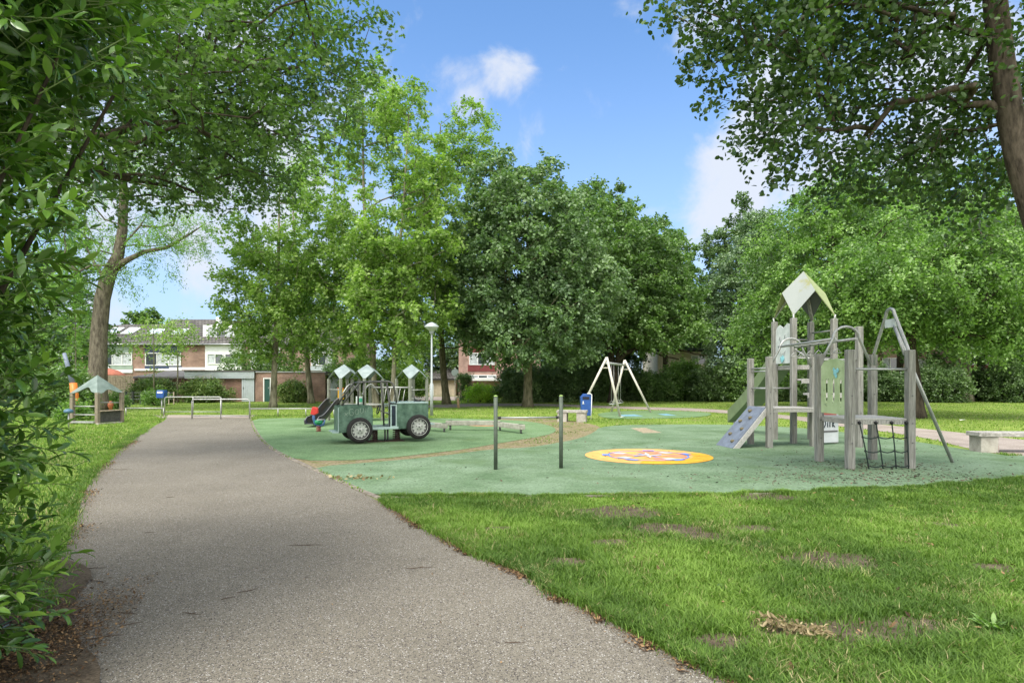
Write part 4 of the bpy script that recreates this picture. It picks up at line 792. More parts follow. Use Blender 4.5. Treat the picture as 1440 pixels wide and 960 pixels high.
shrub('clipped_bush', 'tall dark clipped bush before the pink brick house', 645, 661, 46, 528.5, lf_dark, 91, .5, 70, boxy=True, twigs=8, lpt=12, size=(.07,.12))
shrub('yellow_green_bush', 'bright yellow green bush left of the chestnut trunk', 655, 703, 43, 541, lf_lime, 92, 1.0, 80, size=(.08,.16), twigs=8)
dk = [(700,765,43,515,lf_dark,'dark shrub under the chestnut crown'),(755,812,43.5,505,lf_dark,'dark tall shrub right of the chestnut trunk'),(800,862,45,498,lf_dark,'dark tall shrub left of the swing'),(850,905,47,515,lf_dark,'dark shrub directly behind the swing seats'),
      (892,952,46,522,lf_mid,'mid green shrub right of the swing frame'),(935,985,47,506,lf_bright,'lighter feathery shrub before the pale house'),(970,1020,45,520,lf_dark,'blue green shrub left of the climbing tower ramp'),(1005,1068,44.5,505,lf_mid,'leafy shrub behind the ramp of the climbing tower'),
      (1050,1130,45,505,lf_dark,'dark shrub behind the slide of the climbing tower'),(1118,1190,45.5,512,lf_dark,'dark shrub seen between the tower posts'),(1180,1250,45,514,lf_dark,'dark shrub behind the green slotted panel'),(1238,1300,44,520,lf_dark,'dark laurel shrub behind the triangular tube arch'),
      (1288,1352,43,512,lf_dark,'dark shrub between the two right hand trunks'),(1345,1405,46,520,lf_dark,'dark shrub behind the pale trunk'),(1392,1460,43,508,lf_dark,'dark shrub above the concrete bench at the right')]
for i,(a,b,Y,top,m,lb) in enumerate(dk): shrub('woodland_shrub', lb, a, b, Y, top, m, 100+i, 1.6, 130, size=(.13,.22), twigs=9, lpt=11, group='shrubs closing off the park', tl=(.25,.6))
for i,(a,b,Y,top,m,lb) in enumerate([(560,760,66,470,lf_dark,'far dark tree mass behind the pink brick house'),(760,900,60,430,lf_dark,'far tree mass behind the swing trees'),(1060,1240,62,440,lf_dark,'far tree mass behind the hornbeam'),(1400,1560,56,400,lf_dark,'far tree mass beyond the right bench'),(-60,60,50,440,lf_dark,'far tree mass behind the laurel')]):
    shrub('background_tree', lb, a, b, Y, top, m, 130+i, 2.5, 230, size=(.28,.45), twigs=9, lpt=11, cat='tree', tl=(.5,1.1))
# --- the near laurel
g = np.random.default_rng(90); t = thing('laurel_bush', 'big glossy laurel bush filling the left edge of the view', 'shrub', (-4.0,3.2,0))
E = [((-4.25,3.15,.9),(1.12,1.2,1.1),260),((-3.45,2.6,2.3),(1.08,1.05,.95),760),((-2.95,3.1,3.6),(.90,.95,.90),620),((-4.4,4.2,2.4),(1.1,1.1,1.8),150),((-3.6,3.4,4.6),(1.5,1.4,.9),200),((-3.6,2.85,1.5),(.82,.88,.8),200),((-3.36,2.75,1.3),(.92,.92,.75),420),((-3.30,2.65,.45),(.86,.86,.62),520)]
S = []; Dn = []
for c,r,n in E:
    d = norm(g.normal(size=(n,3))); rr_ = .72+.33*g.random(n)**.8; p = np.array(c)+d*np.array(r)*rr_[:,None]; k = p[:,2] > .12; p, d = p[k], d[k]; S.append(p); Dn.append(norm(d/np.array(r)))
S = np.concatenate(S); Dn = np.concatenate(Dn)
# a few sprays reaching out over the path and the lawn
ex = np.array([V3(66,745,3.9),V3(50,760,3.8),V3(88,850,3.75),V3(60,880,3.6),V3(195,90,2.9),V3(215,60,3.0),V3(150,110,2.8),V3(110,300,2.6),V3(100,420,2.7)]); S = np.concatenate([S,ex-np.array([[.18,0,0]])]); Dn = np.concatenate([Dn,np.tile([1.0,0,.1],(len(ex),1))])
n = len(S); d = norm(Dn*.75+g.normal(size=(n,3))*.45+np.array([0,0,.12])); Ls = .22+.2*g.random(n); lp = 11
o3 = np.array([-4.0,3.2,0]); S = S-o3; tid = np.repeat(np.arange(n),lp); u = np.tile((np.arange(lp)+.5)/lp,n); u = .12+.88*u
ang = np.tile(np.arange(lp)*2.4,n)+np.repeat(g.random(n)*6.28,lp); ref = norm(np.cross(d,np.array([.2,.3,.93]))); bi = np.cross(d,ref)
rad_ = ref[tid]*np.cos(ang)[:,None]+bi[tid]*np.sin(ang)[:,None]; pos = S[tid]+d[tid]*(Ls[tid]*u)[:,None]
ld = norm(d[tid]*(.45+.6*u[:,None])+rad_*(1.05-.5*u[:,None])+g.normal(size=pos.shape)*.15); nn = norm(np.array([0,0,1.0])+d[tid]*.6+g.normal(size=pos.shape)*.25)
sz = (.060+.055*g.random(len(pos)))*(1-.25*(u > .9)); sv = g.normal(size=n)*.17; var = np.clip(.36+sv[tid]+.32*(u > .85)+g.normal(size=len(pos))*.12,0,1)
leafset('foliage', pos, ld, nn, sz, LAU, lf_laurel, t, var, True)
mb = MB()
for i in range(n):
    a = Vector(S[i]); b = a+Vector(d[i])*Ls[i]; mb.tube([a-Vector(d[i])*.15,a,b],[.0035,.003,.0015],4,caps=False)
mb.build('shoots', mat('green_shoot', (.10,.15,.04), .6), t)
mb = MB(); gr = random.Random(3)
for i in range(0,n,40):
    a = Vector(S[i]); mb.tube([(gr.uniform(-.4,.3),gr.uniform(-.4,.4),0),(a.x*.5,a.y*.5,a.z*.45),a],[.035,.02,.008],5,caps=False)
mb.build('trunk', bk_dark, t)
# inner old leaves so that the bush is not see-through
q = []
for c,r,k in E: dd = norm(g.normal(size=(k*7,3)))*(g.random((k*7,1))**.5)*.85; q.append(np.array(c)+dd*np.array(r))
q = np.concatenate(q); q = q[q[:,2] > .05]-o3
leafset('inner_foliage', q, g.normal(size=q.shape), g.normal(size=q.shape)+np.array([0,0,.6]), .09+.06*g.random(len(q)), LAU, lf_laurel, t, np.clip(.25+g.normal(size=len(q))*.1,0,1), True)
# small lawn plants
def rosette(px, py, label, name, m, n, ln, up, seed, wdt=.25):
    x, y = P(px,py); g = np.random.default_rng(seed); a = g.random(n)*6.28; t_ = np.stack([np.cos(a),np.sin(a),up*(.4+g.random(n))],1); p = g.normal(size=(n,3))*.03; p[:,2] = .02
    o = leafset(name, p, t_, np.tile([0,0,1.0],(n,1))+g.normal(size=(n,3))*.2, ln*(.5+g.random(n)*.6), (LAU[0]*np.array([1,wdt*4,1]),LAU[1]), m, None, g.random(n)); o.location = (x,y,0); put(o, label, 'plant')
rosette(1393,886,'yellow green weed rosette in the lawn near the lower right corner','lawn_weed', lf_bright, 22, .10, .9, 1, .2)
rosette(1020,832,'small broad leaved weed in the lawn before the orange circle','lawn_weed', lf_bright, 10, .07, .4, 2, .6)
m_dry = leafmat('withered_leaves', (.10,.075,.04), (.18,.14,.08), (.28,.23,.14), .25, .8, .1)
g = np.random.default_rng(95); x, y = P(1128,912); n = 260; tt = g.random(n); cxy = np.stack([-.12+.32*tt+g.normal(0,.035,n), .30-.45*tt+.25*tt**2+g.normal(0,.04,n), .02+.07*g.random(n)],1)
o = leafset('withered_branch', cxy, g.normal(size=(n,3))*np.array([1,1,.6]), g.normal(size=(n,3))+np.array([0,0,.6]), .022+.032*g.random(n), (LAU[0]*np.array([1,1.0,2.6]),LAU[1]), m_dry, None, g.random(n)); o.location = (x,y,0); put(o, 'fallen branch with curled tan dead leaves lying in the foreground grass', 'dead branch')
x, y = P(499,674); n = 60; cxy = np.stack([g.normal(0,.2,n), g.normal(0,.07,n), .01+.02*g.random(n)],1)
o = leafset('leaf_heap', cxy, g.normal(size=(n,3))*np.array([1,1,.4]), g.normal(size=(n,3))+np.array([0,0,1.2]), .025+.04*g.random(n), D6, m_dry, None, g.random(n)); o.location = (x,y,0.02); put(o, 'small heap of dead leaves on the rubber beside the kerb', 'leaf heap', kind='stuff')
# ---------------------------------------------------------------- playground
m_post = mat('grey_timber', (.205,.20,.175), .85, .3, 7, .4, 60, col2=(.32,.315,.285)); m_gal = mat('galvanised_steel', (.36,.365,.35), .5, .15, 9, metal=.6); m_pgal = mat('dull_steel', (.36,.37,.35), .5, .2, 6, metal=.4)
m_deck = mat('grey_deck', (.42,.41,.38), .8, .2, 10, .4, 80); m_pgreen = mat('panel_green', (.36,.46,.24), .55, .12, 3, col2=(.45,.55,.32)); m_slideg = mat('slide_green', (.17,.22,.12), .45, .12, 3); m_ppale = mat('panel_pale', (.50,.54,.52), .55, .14, 4, col2=(.62,.66,.64))
m_ramp = mat('ramp_blue_grey', (.15,.175,.22), .6, .2, 6, .3, 60); m_hold = mat('hold_brown', (.14,.12,.07), .8); m_rope = mat('rope_dark_green', (.02,.035,.03), .9, bump=.6, bscale=150); m_bolt = mat('bolt', (.12,.12,.12), .5, metal=.5)
m_roofp = mat('roof_panel', (.18,.23,.225), .5, .14, 4, col2=(.25,.30,.29)); m_black = mat('black_plastic', (.012,.012,.013), .35, .2, 5); m_tint = mat('tint_blue_spray', (.25,.55,.60), .7)
def moss(name, base, mossc, s=2.2, lo=.5, hi=.66):
    return mat(name, base, .6, .08, s, .15, 60, col2=mossc, lo=lo, hi=hi)
m_roofm = moss('roof_panel_mossy', (.25,.275,.255), (.20,.20,.06), 2.2, .56, .68); m_roofg = moss('roof_panel_green', (.28,.32,.14), (.18,.22,.07))
for m_ in (m_post, m_deck):
    t_ = m_.node_tree; tcn_ = [n for n in t_.nodes if n.type == 'TEX_COORD'][0]; mp_ = t_.nodes.new('ShaderNodeMapping'); mp_.inputs['Scale'].default_value = (5,5,.35) if m_ is m_post else (5,1,3); t_.links.new(tcn_.outputs['Object'], mp_.inputs[0])
    for n_ in t_.nodes:
        if n_.type == 'TEX_NOISE': t_.links.new(mp_.outputs[0], n_.inputs['Vector'])
# climbing tower
CT = thing('climbing_tower', 'large grey climbing tower with kite shaped roof, net, ramp and monkey bars', 'climbing frame', (6.3,12.5,0))
O = Vector((6.3,12.5,0))
def c(x,y,z): return (x-O.x,y-O.y,z)
pst = dict(A=(5.64,14.46,2.03),B=(5.74,13.65,2.04),C=(6.68,15.56,3.0),D=(6.72,14.6,3.0),E=(7.62,15.6,3.0),Fp=(6.87,13.95,2.04),G=(7.76,14.74,3.0),H=(7.8,13.74,2.72),P1=(5.71,11.37,2.0),P2=(5.735,10.38,2.03),P3=(6.80,10.45,2.03),P4=(6.85,11.62,2.0))
for k,(x,y,z) in pst.items():
    p = MB().box(c(x,y,z/2),(.125,.125,z),R(3)).build('post', m_post, CT, .012)
    for zz in (.45,.78,1.25): MB().tube([c(x,y-.066,zz),c(x,y-.074,zz)],.012,6).build('bolt', m_bolt, p)
def deck(x0,x1,y0,y1,z,name='platform'):
    mb = MB(); mb.box(c((x0+x1)/2,(y0+y1)/2,z-.012),(x1-x0,y1-y0,.024)); o = mb.build(name, m_deck, CT)
    mb = MB(); nn = int((x1-x0)/.045)
    mb.box(c((x0+x1)/2,y0+.02,z-.065),(x1-x0,.02,.075)); mb.box(c((x0+x1)/2,y1-.02,z-.065),(x1-x0,.02,.075)); mb.box(c(x0+.02,(y0+y1)/2,z-.065),(.02,y1-y0-.06,.075)); mb.box(c(x1-.02,(y0+y1)/2,z-.065),(.02,y1-y0-.06,.075))
    for i in range(nn): mb.box(c(x0+.03+(x1-x0-.06)*i/(nn-1),y0+.005,z-.062),(.016,.02,.07))
    ny_ = int((y1-y0)/.045)
    for i in range(ny_): mb.box(c(x0+.005,y0+.03+(y1-y0-.06)*i/(ny_-1),z-.062),(.02,.016,.07))
    mb.build('platform_edge', m_deck, CT)
deck(5.74,6.80,10.44,11.52,.86); deck(5.70,6.80,13.78,14.52,.90); deck(6.74,7.66,14.68,15.54,1.88)
for y,z in ((14.14,1.20),(14.44,1.53)):
    MB().box(c(7.28,y,z),(.98,.26,.045)).build('step', m_deck, CT, .006); MB().box(c(7.28,y-.12,z-.04),(1.0,.03,.09)).build('step_riser', m_deck, CT)
def bar(pts, r=.02, name='rail', m=None, n=8, par=None): return MB().tube([c(*p) for p in pts], r, n).build(name, m or m_gal, par or CT)
for z in (1.33,1.72,1.79): bar([(5.64,14.46,z),(5.74,13.65,z)],.018)
for z in (1.33,): bar([(5.64,14.5,z),(6.7,14.62,z)],.018)
for z in (2.05,2.42): bar([(6.72,14.6,z),(7.76,14.74,z)] if z < 2.2 else [(7.62,15.6,2.72),(7.76,14.74,2.72)],.018)
bar([(6.68,15.56,2.55),(7.62,15.6,2.55)],.018); bar([(6.87,13.95,1.98),(7.8,13.74,1.98)],.018); bar([(6.87,13.95,1.72),(7.8,13.74,1.72)],.018); bar([(6.72,14.6,2.28),(6.9,14.0,1.95)],.018)
bar([(5.735,10.38,1.70),(6.80,10.45,1.70)],.02); bar([(7.8,13.74,1.55),(7.76,14.74,1.55)],.018)
# monkey bars
def arch(p0, p1, top, r=.024, lean=0):
    a = Vector(p0); b = Vector(p1); pts = [a]
    for i in range(0,9):
        t = i/8; an = math.pi*(1-t); m_ = a.lerp(b,.5); hw = (b-a)*.26; pts.append(Vector((m_.x+hw.x*math.cos(an), m_.y+hw.y*math.cos(an), top-.22+.22*math.sin(an))))
    pts.append(b); return MB().tube([c(*p) for p in pts], r, 8).build('hand_arch', m_gal, CT)
arch((5.78,13.72,1.80),(6.83,13.92,1.80),2.46); arch((5.76,11.40,1.85),(6.80,11.58,1.80),2.52)
bar([(6.05,13.86,2.27),(6.05,11.42,2.29)],.026,'monkey_bar_rail'); bar([(6.45,13.95,2.27),(6.45,11.45,2.29)],.026,'monkey_bar_rail')
for i in range(6):
    y = 11.75+i*.36; gI = i % 2
    o = bar([(6.05,y,2.27),(6.45,y,2.27)],.012,'hand_grip'); MB().tube([c(6.25,y,2.26),c(6.25,y,2.13)],.007,5).build('grip_rope', m_rope, o)
    MB().tube([c(6.17,y,2.04),c(6.25,y,2.13),c(6.33,y,2.04),c(6.17,y,2.04)],.011,6).build('grip_handle', m_gal, o)
# kite roof
ax, ay, az = 7.2,15.1,4.2
crn = dict(D=(6.72,14.6),G=(7.78,14.72),E=(7.66,15.62),C=(6.66,15.58)); mids = dict(DG=(7.25,14.62),GE=(7.76,15.15),EC=(7.18,15.62),CD=(6.66,15.08))
for a,m1,m2,mm in (('D','CD','DG',m_roofm),('G','DG','GE',m_roofg),('E','GE','EC',m_black),('C','EC','CD',m_roofg)):
    p = MB(); p.plate([c(ax,ay,az),c(*mids[m1],3.66),c(*crn[a],3.06),c(*mids[m2],3.66)],.016); o = p.build('roof_panel', m_roofm if a != 'E' else mat('roof_underside',(.10,.11,.10),.7), CT)
    if a in ('G','C'): o.data.materials[0] = m_roofg
    bar([(*[{'D':(6.72,14.6),'G':(7.76,14.74),'E':(7.62,15.6),'C':(6.68,15.56)}[a]][0],2.9),(*crn[a],3.10)],.022,'roof_bracket')
    if a in 'EC': bar([(*crn[a],3.05),(ax+(crn[a][0]-ax)*.45,ay+(crn[a][1]-ay)*.45,3.62)],.02 if a == 'C' else .045,'roof_strut', m_post if a == 'E' else m_pgal)
# panels
def wpanel(name, pa, pb, z0, z1, m, outline, th=.02, slots=None):
    """panel between two posts; outline in unit coordinates along the span and the height"""
    a = Vector((*pa,0)); b = Vector((*pb,0)); d = b-a; nrm = Vector((-d.y,d.x,0)).normalized()
    def q(u,v): p = a+d*u; return Vector(c(p.x,p.y,z0+(z1-z0)*v))
    if not slots: mb = MB(); mb.plate([q(u,v) for u,v in outline], th); return mb.build(name, m, CT)
    bm = bmesh.new(); outer = [bm.verts.new(q(u,v)) for u,v in outline]; edges = [bm.edges.new((outer[i],outer[(i+1) % len(outer)])) for i in range(len(outer))]
    for (u0,v0,hw,hh) in slots:
        vs = []
        for i in range(16):
            an = 2*math.pi*i/16; yy = hh-hw*2.2; vs.append(bm.verts.new(q(u0+hw*math.cos(an), v0+(yy if math.sin(an) > 0 else -yy)+hw*2.2*math.sin(an))))
        edges += [bm.edges.new((vs[i],vs[(i+1) % 16])) for i in range(16)]
    bmesh.ops.triangle_fill(bm, edges=edges, use_beauty=True, use_dissolve=False); ret = bmesh.ops.extrude_face_region(bm, geom=bm.faces[:]); bmesh.ops.translate(bm, vec=nrm*th, verts=[v for v in ret['geom'] if isinstance(v,bmesh.types.BMVert)]); bmesh.ops.recalc_face_normals(bm, faces=bm.faces)
    me = bpy.data.meshes.new(name); bm.to_mesh(me); bm.free(); me.materials.append(m); o = bpy.data.objects.new(name, me); COL.objects.link(o); o.parent = CT; return o
wav = [(0,0),(1,0),(1,.90),(.9,.97),(.75,1.0),(.62,.95),(.5,.90),(.38,.95),(.25,.99),(.1,.95),(0,.86)]
wp = wpanel('wave_top_panel', (6.69,15.49), (6.71,14.68), 1.93, 2.90, m_ppale, wav); wp['label'] = 'white panel with wavy top edge and faded drawings'
mb = MB()
for ln in ([(.25,.70),(.33,.82),(.36,.62)],[(.36,.78),(.42,.60)],[(.60,.72),(.68,.86),(.74,.68)],[(.30,.35),(.42,.28),(.60,.30),(.70,.38)]): mb.tube([c(6.675,15.49-.81*u,1.93+.83*v) for u,v in ln], .006, 4)
mb.build('faded_drawing', mat('faded_grey', (.34,.36,.36), .8), wp)
mb = MB(); 
for u,v,s in ((.45,.10,.07),(.55,.14,.05),(.38,.16,.05),(.5,.2,.04)): mb.ball(c(6.677,15.49-.81*u,1.93+.83*v), s, 8, 5, 1, sx=.06)
mb.build('blue_spray', m_tint, wp)
oc = [(0,0),(1,0),(1,.88),(.90,.95),(.62,1.0),(.5,.985),(.38,1.0),(.12,.95),(0,.86)]
gp_ = wpanel('slotted_panel', (5.70,11.28), (5.72,10.47), .92, 1.90, m_pgreen, oc, .02, [(.22,.42,.055,.22),(.50,.42,.055,.22),(.78,.42,.055,.22)]); gp_['label'] = 'pale green panel with three slots'
mb = MB()
for u,v,s in ((.60,.74,.06),(.70,.78,.045),(.64,.68,.04),(.55,.8,.035)): mb.ball(c(5.70,11.28-.81*u,.92+.98*v), s, 8, 5, 1, sx=.08)
mb.build('blue_spray', m_tint, gp_)
mb = MB(); g_ = random.Random(4)
for i in range(14): u, v = g_.random()*.9+.05, g_.random()*.9+.05; mb.tube([c(5.697,11.28-.81*u,.92+.98*v), c(5.697,11.28-.81*(u+g_.uniform(-.05,.05)),.92+.98*(v+g_.uniform(-.02,.03)))], .004, 4)
mb.build('scratches', m_bolt, gp_)
# low picture panel between the ladder side posts
sg = MB().box(c(7.42,14.35,.42),(.62,.03,.72),R(22)).build('play_panel', mat('panel_white_low', (.52,.54,.56), .5, .1, 4), CT); sg['label'] = 'low white play panel with dark lettering under a red top'
Mx = Matrix.Rotation(R(22),3,'Z')
def on_sg(u,v,off=-.02): p = Mx @ Vector((u,off,0)); return c(7.42+p.x,14.35+p.y,.42+v)
mb = MB(); mb.plate([on_sg(-.30,.25),on_sg(.24,.25),on_sg(.24,.35),on_sg(-.30,.35)],.006); mb.build('red_band', mat('sign_red',(.45,.10,.08),.6), sg)
mb = MB(); mb.plate([on_sg(-.30,-.12),on_sg(.28,-.12),on_sg(.28,-.08),on_sg(-.30,-.08)],.006); mb.build('dark_band', m_bolt, sg)
mb = MB()
for ln in ([(-.24,-.02),(-.24,.20),(-.14,.17),(-.10,.08),(-.16,-.01),(-.24,-.02)],[(-.04,.0),(-.04,.12)],[(.03,.0),(.03,.12),(.07,.12)],[(.12,.0),(.12,.2)],[(.12,.06),(.18,.12)],[(.12,.06),(.19,.0)]): mb.tube([on_sg(u,v,-.022) for u,v in ln],.012,5)
mb.build('lettering', mat('sign_black',(.03,.05,.06),.6), sg)
# ramp with holds
r0, r1, r2, r3 = Vector((4.77,14.25,.0)), Vector((4.87,13.5,.0)), Vector((5.68,13.68,.90)), Vector((5.60,14.42,.90))
mb = MB(); mb.plate([c(*r0),c(*r1),c(*r2),c(*r3)],.05); rp = mb.build('climbing_ramp', m_ramp, CT)
mb = MB(); dn = (r2-r1); 
mb.plate([c(*(r1+Vector((0,0,-.0)))),c(*(r2)),c(*(r2+Vector((.0,0,-.16)))),c(*(r1+Vector((.14,0.03,0))))],.05); mb.build('ramp_side', m_deck, CT)
nr = (r2-r1).cross(r0-r1).normalized(); nr = nr if nr.z > 0 else -nr; hb = MB()
for u,v in ((.15,.25),(.30,.68),(.45,.28),(.62,.70),(.72,.30),(.88,.62)):
    p = r1.lerp(r2,u)+(r0-r1)*v+nr*.03; hb.ball(c(*p), .055, 8, 5, .7)
hb.build('climbing_hold', m_hold, rp)
# slide going back
mb = MB(); s0, s1 = Vector((6.88,15.62,1.88)), Vector((6.75,18.4,.25)); wd_ = .24; ns = 10; rows = []
for i in range(ns+1):
    t = i/ns; p = s0.lerp(s1,t); p.z += -.10*math.sin(math.pi*t)+.04*t; rows.append(p)
prof = [(-wd_,.34),(-wd_,.03),(-wd_*.7,0),(wd_*.7,0),(wd_,.03),(wd_,.34),(wd_+.025,.34),(wd_+.025,-.03),(-wd_-.025,-.03),(-wd_-.025,.34)]
vs = []
for p in rows: vs += [c(p.x+a,p.y,p.z+b) for a,b in prof]
k = len(prof); mb.add(vs, [(i*k+j,i*k+(j+1) % k,(i+1)*k+(j+1) % k,(i+1)*k+j) for i in range(ns) for j in range(k)]+[tuple(range(k)),tuple(ns*k+j for j in range(k))[::-1]]); mb.build('slide', m_slideg, CT)
bar([(6.62,18.2,0),(6.62,18.2,.3)],.03,'slide_foot')
# climbing net
net = bpy.data.objects.new('climbing_net', None); COL.objects.link(net); net.parent = CT; 
tops = [5.92,6.20,6.47,6.72]; bots = [6.03,6.27,6.49,6.70]
for a,b in zip(tops,bots):
    o = MB().tube([c(a,10.42,.80),c(a+(b-a)*.5,10.36,.4),c(b,10.33,.02)],.0105,6).build('rope', m_rope, net); mb = MB()
    for i in range(3): f = (.32,.62,.93)[i]; mb.ball(c(a+(b-a)*f,10.42-.09*f,.80-.78*f),.02,6,4,1.3)
    mb.ball(c(a,10.42,.79),.032,8,5,1); mb.build('rope_knot', m_black, o)
for f in (.32,.62,.93):
    pts = []
    for i in range(3):
        for k_ in range(4 if i < 2 else 5):
            t = k_/4; xa = tops[i]+(bots[i]-tops[i])*f; xb = tops[i+1]+(bots[i+1]-tops[i+1])*f; pts.append(c(xa+(xb-xa)*t, 10.42-.09*f, .80-.78*f-.03*math.sin(math.pi*t)))
    MB().tube(pts,.0105,6).build('rope', m_rope, net)
# triangular tube arch with plate and leaning pole
pts = [(6.80,10.50,1.85),(6.80,10.50,2.05)]
for i in range(7): t = i/6; pts.append((6.82,11.03-.12*math.cos(math.pi*t),2.70+.10*math.sin(math.pi*t)))
pts += [(6.85,11.57,2.02),(6.85,11.57,1.8)]
bar(pts,.028,'tube_arch'); pl_ = MB().box(c(6.83,11.03,2.54),(.03,.30,.15)).build('arch_plate', m_ppale, CT)
bar([(6.86,11.0,2.52),(8.05,11.17,.0)],.03,'leaning_pole'); bar([(6.83,10.93,2.50),(6.80,10.60,1.95)],.02,'arch_brace')
# ---- chin-up bar
cb = thing('chin_up_bar', 'low chin-up bar of two dark green round posts and a steel rod', 'play bar', (.28,10.36,0)); m_cpost = mat('dark_green_post', (.075,.095,.07), .6, .2, 8); m_lich = mat('mossy_cap', (.22,.32,.10), .9)
for x,y in ((-.275,10.28),(.838,10.45)):
    p = MB().tube([(x-.28,y-10.36,0),(x-.28,y-10.36,1.24)],.034,14).build('post', m_cpost, cb); MB().ball((x-.28,y-10.36,1.235),.037,12,8,.8,0).build('cap', m_lich, p)
MB().tube([(-.555,-.08,.88),(.56,.09,.88)],.015,10).build('bar', m_gal, cb); MB().tube([(-.515,-.074,.88),(-.47,-.07,.88)],.024,8).build('bar_clamp', m_black, cb); MB().tube([(.515,.08,.88),(.47,.077,.88)],.024,8).build('bar_clamp', m_black, cb)
# ---- balance beams
m_beam = mat('beam_timber', (.34,.33,.27), .85, .25, 8, .3, 60)
for (a,b,lb) in ((Vector((-2.55,18.5,.26)),Vector((-1.93,17.8,.26)),'short balance beam nearest the spring car'),(Vector((-2.0,18.55,.30)),Vector((-.36,18.45,.30)),'middle balance beam running across the view'),(Vector((-.42,18.4,.27)),Vector((.31,17.2,.27)),'balance beam angled toward the chin-up bar')):
    t = thing('balance_beam', lb+', grey squared timber', 'balance beam', (a.x,a.y,0), 0, 'zigzag balance beams'); d = (b-a).normalized(); MB().beam(Vector((0,0,a.z-.07)),Vector((b.x-a.x,b.y-a.y,a.z-.07)),.15,.14).build('beam', m_beam, t, .01)
    for f in (.08,.92):
        p = (b-a)*f; MB().tube([(p.x,p.y,0),(p.x,p.y,a.z-.14)],.03,8).build('foot', m_bolt, t)
        MB().box((p.x,p.y,a.z+.006),(.10,.10,.012),math.atan2(d.y,d.x)).build('end_plate', m_cpost, t)
# ---- benches
m_bench = mat('concrete_bench', (.33,.30,.26), .95, .22, 5, .5, 50, col2=(.44,.41,.36)); m_slab = mat('weathered_slab', (.30,.28,.25), .95, .3, 9, .6, 70, col2=(.46,.44,.40))
def bench(x, y, rz, ln, label, h=.44, leg_in=.25):
    t = thing('concrete_bench', label, 'bench', (x,y,0), rz); MB().box((ln/2,0,h-.045),(ln,.46,.09)).build('seat', m_slab, t, .012)
    for u in (leg_in,ln-leg_in): MB().box((u,0,(h-.09)/2),(.34,.40,h-.09)).build('leg', m_bench, t, .01)
    return t
bench(1.68,22.6,R(-14),1.1,'short concrete bench behind the blue litter bin',.43,.2)
b2 = bench(9.75,12.95,R(-6),2.2,'long concrete bench at the right edge beside the pavement',.43,.22)
x, y = P(1399,634); o = MB().box((0,0,.06),(.13,.08,.12),.3).build('drink_carton', mat('carton_pink',(.55,.25,.22),.6,.2,20), None, .006); o.location = (x,y,.01); put(o,'small faded pink carton leaning at the leg of the right bench','carton')
for px,py,lb in ((876,587.5,'white scrap of paper in the grass by the near swing foot'),(1353,592,'white scrap of paper lying on the bright lawn left of the right bench'),(36,670,'white scrap of paper on the left lawn beside the laurel')):
    x, y = P(px,py); mb = MB(); mb.plate([(-.11,-.05,.04),(.08,-.06,.07),(.11,.05,.04),(-.06,.06,.06)],.004); o = mb.build('paper_scrap', mat('paper',(.75,.75,.72),.8)); o.location = (x,y,0); put(o, lb, 'litter')
# ---- blue litter bin
x, y = hx(824,23.9), 23.9; t = thing('litter_bin', 'tall blue litter bin with a white steel bracket beside the short bench', 'litter bin', (x,y,0)); m_bin = mat('bin_blue', (.02,.075,.27), .4, .12, 5); m_bind = mat('bin_slot', (.01,.012,.02), .6)
mb = MB(); pr = [(-.20,.22),(-.13,.15),(.17,.15),(.22,.24),(.22,.92),(.16,1.0),(-.10,1.0),(-.22,.88)]; mb.prism(pr,-.17,.17,'xz'); mb.build('body', m_bin, t, .02); MB().box((-.02,-.175,.84),(.26,.02,.10)).build('opening', m_bind, t)
mb = MB(); mb.tube([(.17,-.20,0),(.19,-.20,.5),(.20,-.20,.97),(.14,-.19,1.01),(.02,-.19,1.01)],.017,8); mb.build('bracket', m_white, t); MB().tube([(-.03,.0,0),(-.03,0,.2)],.03,8).build('post', m_bolt, t)
mb = MB(); mb.box((-.13,-.178,.62),(.08,.01,.02)); mb.box((-.13,-.178,.67),(.03,.01,.10)); mb.build('white_mark', m_white, t)
# ---- small blue bin on the barrier
x, y = hx(227.5,28.0), 28.0; t = thing('litter_bin', 'small blue litter bin on a post at the left path barrier', 'litter bin', (x,y,0)); MB().tube([(0,0,0),(0,0,.75)],.03,8).build('post', m_gal, t)
mb = MB(); mb.prism([(-.17,.72),(.15,.72),(.19,.98),(.17,1.08),(-.15,1.08),(-.19,.98)],-.15,.15,'xz'); mb.build('body', m_bin, t, .02); MB().box((0,-.155,.98),(.24,.02,.08)).build('opening', m_white, t)
# ---- swing
m_swing = mat('swing_tube', (.50,.47,.40), .5, .12, 6, metal=.2); SW = thing('swing', 'two seat swing on white A-frame legs behind the litter bin', 'swing', (4.6,27.2,0)); so = Vector((4.6,27.2,0))
def s_(x,y,z): return (x-so.x,y-so.y,z)
n_ap, f_ap = (4.0,25.8,2.50), (5.40,29.3,2.50)
for a,ft in ((n_ap,(2.80,26.1,0)),(n_ap,(4.51,25.5,0)),(f_ap,(4.80,29.6,0)),(f_ap,(6.58,29.0,0))): MB().tube([s_(*a),s_(*ft)],.052,10).build('leg', m_swing, SW)
MB().tube([s_(3.98,25.75,2.26),s_(5.42,29.35,2.26)],.05,10).build('beam', m_pgal, SW); MB().tube([s_(3.6,25.9,1.72),s_(4.15,25.72,1.72)],.02,8)
for a,b in (((3.78,25.87,2.05),(4.12,25.74,2.05)),((5.22,29.4,2.05),(5.6,29.25,2.05))): MB().tube([s_(*a),s_(*b)],.022,8).build('brace', m_swing, SW)
m_chain = mat('chain', (.45,.45,.42), .4, metal=.7)
